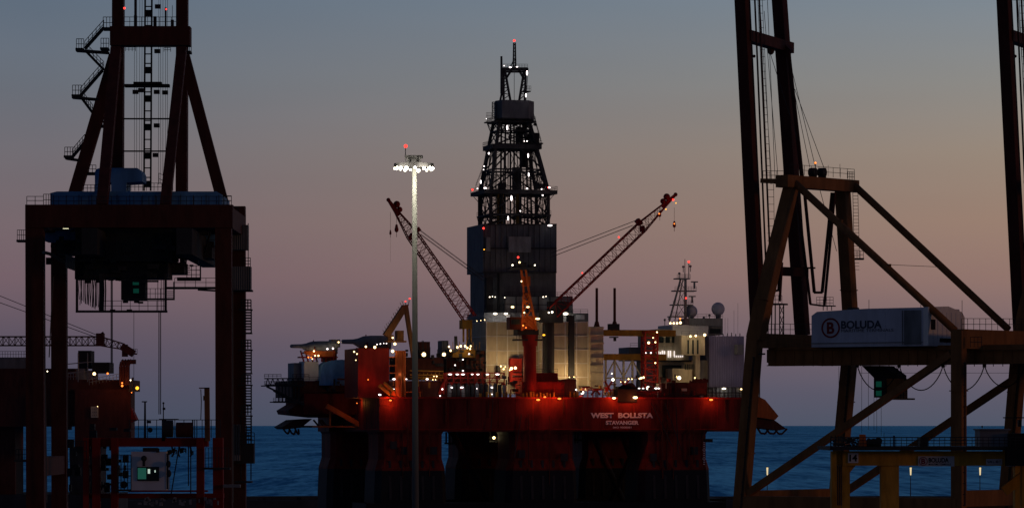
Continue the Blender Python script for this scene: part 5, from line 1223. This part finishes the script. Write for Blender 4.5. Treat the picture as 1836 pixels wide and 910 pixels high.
mb = MB(); mb.box(q(1366, 634, -.4), .6, .4, .15); mb.tube(q(1366, 625, -.4), q(1366, 634, -.4), .04, n=4); mb.build('floodlight', M['dark'], ra)
rb2 = copy_tree(ra); rb2.location = ra.location + Vector((475 / FPX * 350, 0, 0)); rb2['label'] = 'rust-orange quay crane without visible lettering, cut off by the frame beyond the BOLUDA crane'

# ================================================================ HIGH MAST LIGHT
YM = 270.0; km = YM / FPX
hm = thing('lighting_mast', 'tall slender floodlight mast with a lit ring of lamps before the rig', 'lighting mast', (P(744, 762, YM).x, YM, 3))
base = Vector((P(746.5, 762, YM).x, YM, 3)); top = P(743, 300, YM)
MB().tube(base, top + Z3 * .6, .30, .155, 16).build('mast_pole', M['galv'], hm, smooth=True)
mb = MB(); n = 24; cxy = P(742, 297, YM)
ring = [cxy + Vector((math.cos(2 * math.pi * i / n) * 34 * km, math.sin(2 * math.pi * i / n) * 34 * km, 0)) for i in range(n)]
for i in range(n): mb.beam(ring[i], ring[(i + 1) % n], .12, .3, Z3)
for i in range(0, n, 4): mb.beam(ring[i], cxy, .1, .14, Z3)
mb.tube(cxy + Z3 * .1, cxy + Z3 * .55, .55, .45, 16)
mb.box(cxy + Z3 * .62, 32 * km, 1.0, .16); mb.tube(cxy + Z3 * .2, cxy + Z3 * .7, .2, n=8); mb.box(cxy + Z3 * .4 + Vector((-.42, 0, 0)), .12, .6, .4); mb.box(cxy + Z3 * .4 + Vector((.42, 0, 0)), .12, .6, .4)
hd = mb.build('head_ring', M['dark'], hm)
for i in range(16):
    t = 2 * math.pi * (i + .3 + .25 * math.sin(i * 5)) / 16; p = cxy + Vector((math.cos(t) * 34 * km, math.sin(t) * 34 * km, -.05)); tilt = random.uniform(-.05, .05)
    lamp('floodlight', p - Z3 * (.15 + tilt) , .135 + .03 * math.sin(i * 3), 'e_mast', hd, hood=True)
MB().tube(P(727, 296, YM), P(727, 264, YM), .03, n=5).build('aerial', M['dark'], hm)
lamp('warning_light', P(727.5, 262, YM), 4.0 * km, 'e_orange' if False else 'e_red', hm, hood=False, light=2, lcol=(1, .1, .05))
for s_ in (-1, 1):
    ld = bpy.data.lights.new('mast_light', 'POINT'); ld.energy = 900; ld.color = (1, .90, .70); ld.shadow_soft_size = .3
    lo = bpy.data.objects.new('mast_light', ld); C.objects.link(lo); lo.parent = hm; lo.location = Vector((cxy.x + s_ * .9, YM - 1.5, cxy.z - .7)) - hm.location

# ================================================================ YELLOW YARD GANTRY 14
YG = 200.0; kg = YG / FPX
yg = thing('yard_gantry_crane', 'yellow rubber-tyred yard gantry numbered 14 with a BOLUDA plate', 'gantry crane', (P(1680, 762, YG).x, YG + 3, 3))
def gb(mb, x0, x1, y0, y1, Y, dp, mi=0):
    a, b = P(x0, y1, Y), P(x1, y0, Y); return mb.hexa([Vector((x, y, z)) for z in (a.z, b.z) for x, y in ((a.x, Y), (b.x, Y), (b.x, Y + dp), (a.x, Y + dp))], mi)
GB = 762 + 25 / YG * FPX
mb = MB(); gb(mb, 1511, 1860, 808, 834, YG, 1.0); mb.build('girder', M['gantry_yellow'], yg)
mb = MB(); gb(mb, 1511, 1860, 808, 834, YG + 6, 1.0); mb.build('girder', M['gantry_yellow'], yg)
mb = MB(); gb(mb, 1488, 1860, 800, 806.5, YG - .8, 8.2); mb.build('walkway_deck', M['dark'], yg)
for x0, x1 in ((1491, 1500), (1510, 1524)):
    mb = MB(); gb(mb, x0, x1, 834 if x0 > 1500 else 808, GB, YG + .1, .8); mb.build('leg', M['gantry_yellow'], yg)
mb = MB(); gb(mb, 1580, 1612, 834, GB, YG + .1, .9); mb.build('leg', M['gantry_yellow'], yg)
mb = MB(); gb(mb, 1833, 1862, 834, GB, YG + .1, .9); mb.build('leg', M['gantry_yellow'], yg)
for x0, x1 in ((1500, 1524), (1580, 1606), (1820, 1846)):
    mb = MB(); gb(mb, x0, x1, 834, GB, YG + 6.1, .9) ; mb.build('leg', M['gantry_yellow'], yg)
mb = MB(); pts = []
mb.prism([P(x, y, YG + .2) for x, y in ((1524, 834), (1534, 834), (1524, 846))], Vector((0, .6, 0))); gb(mb, 1499, 1511, 808, 832, YG + .3, .7); mb.build('corner_gusset', M['gantry_yellow'], yg)
mb = MB()
for Y in (YG - .75, YG + 7.3):
    mb.rail(P(1489, 800, Y), P(1860, 800, Y), 17 * kg, 38, .02, 3)
for x in (1490, 1498, 1503): mb.tube(P(x, 800, YG), P(x, 780, YG), .03, n=4)
for x in (1502, 1505, 1508): mb.tube(P(x, 834, YG - .1), P(x, 905, YG - .1), .035, n=5)
mb.tube(P(1603, 802, YG - .6), P(1603, 780, YG - .6), .05, n=5); mb.tube(P(1585, 802, YG), P(1585, 775, YG), .015, n=4)
mb.build('walkway_railing', M['dark'], yg)
mb = MB()
for i in range(40):
    x = random.uniform(1492, 1540); y = random.uniform(783, 800); mb.box(P(x, y, YG + random.uniform(0, 4)), random.uniform(2, 9) * kg, .4, random.uniform(1, 6) * kg)
for x, rr in ((1558, 5), (1575, 7), (1566, 5)): mb.tube(P(x, 790, YG), P(x, 790, YG + 2), rr * kg, n=12)
gb(mb, 1650, 1664, 783, 800, YG, 1.5); gb(mb, 1544, 1580, 792, 800, YG + .5, 2)
mb.build('winch_gear', M['dark'], yg)
mb = MB(); mb.prism([P(x, y, YG) for x, y in ((1541, 799), (1554, 799), (1552, 778), (1542, 778))], Vector((0, .5, 0))); mb.build('motor_cover', M['orange'], yg)
mb = MB(); gb(mb, 1757, 1808, 770, 800, YG, 2.2); gb(mb, 1755, 1812, 768, 770.5, YG - .1, 2.4); mb.build('electrical_cabinet', M['grey'], yg)
mb = MB(); gb(mb, 1808, 1862, 776, 800, YG - .3, 2.5); gb(mb, 1806, 1862, 800, 834, YG - 1.2, .9); gb(mb, 1800, 1862, 747, 749, YG, .4); gb(mb, 1826, 1832, 752, 764, YG, .4); mb.tube(P(1829, 749, YG), P(1829, 753, YG), .02, n=4); mb.sphere(P(1761, 764, YG), .05, 6, 5); mb.tube(P(1761, 764, YG), P(1761, 769, YG), .012, n=4); mb.build('trolley_house', M['black'], yg)
pl = MB(); gb(pl, 1520.5, 1539, 811, 829, YG - .04, .035); pl = pl.build('number_plate', M['white'], yg); text_mesh('number_lettering', '14', 12.5 * kg, P(1530, 820, YG - .05), (1, 0, 0), M['black'], pl, bold=.035, width=14 * kg)
pl = MB(); gb(pl, 1646, 1711, 817, 835, YG - .04, .035); pl = pl.build('company_plate', M['white'], yg)
text_mesh('name_lettering', 'BOLUDA', 8.5 * kg, P(1683, 824, YG - .05), (1, 0, 0), M['black'], pl, bold=.03, width=36 * kg); text_mesh('name_lettering', 'MARITIME TERMINALS', 3.2 * kg, P(1685, 831.5, YG - .05), (1, 0, 0), M['black'], pl, bold=.01, width=40 * kg)
text_mesh('emblem_letter', 'B', 10 * kg, P(1655.5, 826, YG - .05), (1, 0, 0), M['logo_red'], pl, bold=.03)
mb = MB(); c = P(1655.5, 826, YG - .06); vs = []
for i in range(28):
    t = 2 * math.pi * i / 28; dv_ = Vector((math.cos(t), 0, math.sin(t))); vs += [c + dv_ * 6.6 * kg, c + dv_ * 7.8 * kg]
mb.add(vs, [(2 * i, 2 * i + 1, (2 * i + 3) % 56, (2 * i + 2) % 56) for i in range(28)]); mb.build('emblem_ring', M['logo_red'], pl)
pl = MB(); gb(pl, 1768, 1797, 822, 832, YG - .04, .035); pl = pl.build('load_plate', M['white'], yg); text_mesh('load_lettering', 'S.W.L. 40 T', 4.5 * kg, P(1782.5, 827, YG - .05), (1, 0, 0), M['black'], pl, bold=.02, width=24 * kg)
pl = MB(); gb(pl, 1804, 1822, 817, 835, YG - .04, .035); pl = pl.build('number_plate', M['white'], yg); text_mesh('number_lettering', '14', 12.5 * kg, P(1813, 826, YG - .05), (1, 0, 0), M['black'], pl, bold=.035, width=14 * kg)
mb = MB(); mb.beam(P(1838, 850, YG + 2), P(1800, 880, YG + 2), .5, .5); mb.build('knee_brace', M['gantry_yellow'], yg)
for Y in (YG, YG + 6):
    for x in (1506, 1596, 1848):
        c = P(x, 762, Y); c.z = 3.75; mb = MB(); mb.tube(c - Vector((0, .3, 0)) + Vector((0, .5, 0)), c + Vector((0, .8, 0)), .75, n=18); mb.build('wheel', M['black'], yg)

# ================================================================ RED YARD GANTRY (lower left)
rg = thing('yard_gantry_crane', 'red rubber-tyred yard gantry with a white operator cabin between the crane legs', 'gantry crane', (P(275, 762, 205).x, 208, 3))
Y1 = 205.0; k1 = Y1 / FPX
mb = MB(); gb(mb, 150, 372, 784, 800, Y1, 1.1); mb.build('girder', M['red'], rg)
mb = MB(); gb(mb, 150, 400, 884, 892, Y1 + .4, .9); gb(mb, 230, 372, 878, 881, Y1 + 3, .5); mb.build('lower_beam', M['red'], rg)
for x0, x1, x2 in ((353, 366, 353), (382, 400, 386), (166, 180, 168), (200, 212, 200), (150, 160, 150)):
    mb = MB(); a = P((x0 + x1) / 2, 784 if x0 > 180 else 784, Y1 + (0 if x0 != 382 else 1)); b = P((x2 + x2 + x1 - x0) / 2, 762 + 25 / Y1 * FPX, Y1 + (0 if x0 != 382 else 1)); mb.beam(a, b, (x1 - x0) * k1, .6); mb.build('leg', M['red'], rg)
mb = MB(); gb(mb, 235, 298, 809, 878, Y1 - 1, 2.0); cab1 = mb.build('operator_cabin', M['white'], rg)
mb = MB(); gb(mb, 246, 285, 836, 861, Y1 - 1.06, .06); mb.build('cabin_window', M['glass'], cab1)
mb = MB(); gb(mb, 265, 269, 840, 848, Y1 - 1.1, .03); gb(mb, 277, 279, 842, 846, Y1 - 1.1, .03); mb.build('lit_instrument', M['e_cab'], cab1)
mb = MB(); gb(mb, 247, 262, 838, 858, Y1 - 1.09, .02); mb.build('dim_screen', emat('dim_cab_glow', (.02, .12, .09), .5), cab1)
mb = MB(); gb(mb, 256, 281, 802, 809, Y1 - .5, 1); gb(mb, 280, 285, 803, 810, Y1 - 1.1, .3); mb.tube(P(258, 835, Y1 - 1.2), P(258, 820, Y1 - 1.2), .08, n=6); mb.sphere(P(258, 821, Y1 - 1.2), .16, 8, 6); 
for x in (302, 303): mb.sphere(P(x, 831 + 17 * (x - 302), Y1 - 1.2), .13, 8, 6, 1.5)
mb.tube(P(300, 812, Y1 - 1), P(300, 876, Y1 - 1), .05, n=5); mb.build('cabin_fittings', M['dark'], cab1)
mb = MB(); mb.rail(P(211, 877, Y1 - 1), P(235, 877, Y1 - 1), 62 * k1, 4, .03, 5); mb.box(P(223, 878, Y1), 26 * k1, 2, .08); mb.tube(P(222, 868, Y1 - .6), P(222, 868, Y1 + .4), .2, n=12)
mb.rail(P(232, 784, Y1 - .4), P(395, 784, Y1 - .4), 32 * k1, 10, .025, 2); mb.rail(P(125, 826, Y1 - .5), P(155, 826, Y1 - .5), 36 * k1, 6, .02, 2); mb.rail(P(368, 838, Y1 - .5), P(410, 838, Y1 - .5), 36 * k1, 7, .02, 2); mb.box(P(390, 839, Y1), 46 * k1, 1, .1)
for x in (345, 349, 353): mb.tube(P(x, 784, Y1), P(x, 752, Y1), .03, n=4)
mb.build('walkway_railing', M['dark'], rg)
mb = MB(); mb.tube(P(292, 768, Y1 - .2), P(310, 768, Y1 - .2), .45, n=16); gb(mb, 290, 296, 752, 790, Y1, .8); gb(mb, 285, 318, 750, 752, Y1, .8); mb.tube(P(260, 784, Y1), P(260, 720, Y1), .07, .05, 6); mb.box(P(259, 719.5, Y1), .28, .1, .06); mb.tube(P(293, 750, Y1), P(293, 722, Y1), .03, n=5); mb.sphere(P(293, 722, Y1), .06, 6, 5); mb.box(P(294, 732, Y1), .14, .1, .12); gb(mb, 263, 270, 753, 758, Y1, .3); mb.sphere(P(269, 770, Y1), .14, 8, 6); mb.build('hoist_drum', M['dark'], rg)
mb = MB(); mb.tube(P(316, 770, Y1 - .1), P(346, 770, Y1 - .1), .40, n=16); mb.build('motor', M['crane_red'], rg)
mb = MB(); mb.beam(P(372, 790, Y1), P(371, 694, Y1), 9 * k1, .3); mb.box(P(366, 695, Y1), 18 * k1, .3, .06); mb.path([P(360, 697, Y1), P(361, 720, Y1), P(360, 752, Y1)], .03, 4); mb.box(P(368, 713, Y1), .2, .2, .25); mb.build('jib_post', M['crane_brown'], rg)
mb = MB()
for x in (308, 322, 341): mb.path([P(x, 800, Y1), P(x + random.uniform(-4, 4), 812, Y1), P(x, 818, Y1)], .06, 4)
for x, y1 in ((342, 884), (338, 870), (321, 884)): mb.tube(P(x, 800, Y1 + 1), P(x + (-14 if y1 == 884 and x < 330 else 0), y1, Y1 + 1), .04, n=4)
for i in range(24):
    x = random.uniform(300, 350); mb.box(P(x, 803 + random.uniform(0, 8), Y1), random.uniform(1, 5) * k1, .3, random.uniform(2, 9) * k1)
mb.build('spreader_cables', M['dark'], rg)
mb = MB(auto=True)
for i in range(50):
    x = random.uniform(125, 235); y = random.uniform(756, 878); mb.box(P(x, y, Y1 + random.uniform(.5, 3)), random.uniform(3, 14) * k1, .5, random.uniform(3, 16) * k1)
mb.build_each('machinery_unit', M['dark'], rg)
mb = MB(auto=True)
for i in range(26):
    x = random.uniform(240, 400); mb.box(P(x, random.uniform(893, 903), Y1 - .3), random.uniform(2, 7) * k1, .3, random.uniform(3, 9) * k1)
gb(mb, 400, 430, 868, 873, Y1, .8); mb.build_each('beam_fitting', M['grey'], rg)
for x in (158, 205, 360, 392):
    c = P(x, 762, Y1); c.z = 3.75; mb = MB(); mb.tube(c + Vector((0, .2, 0)), c + Vector((0, .8, 0)), .75, n=18); mb.build('wheel', M['black'], rg)
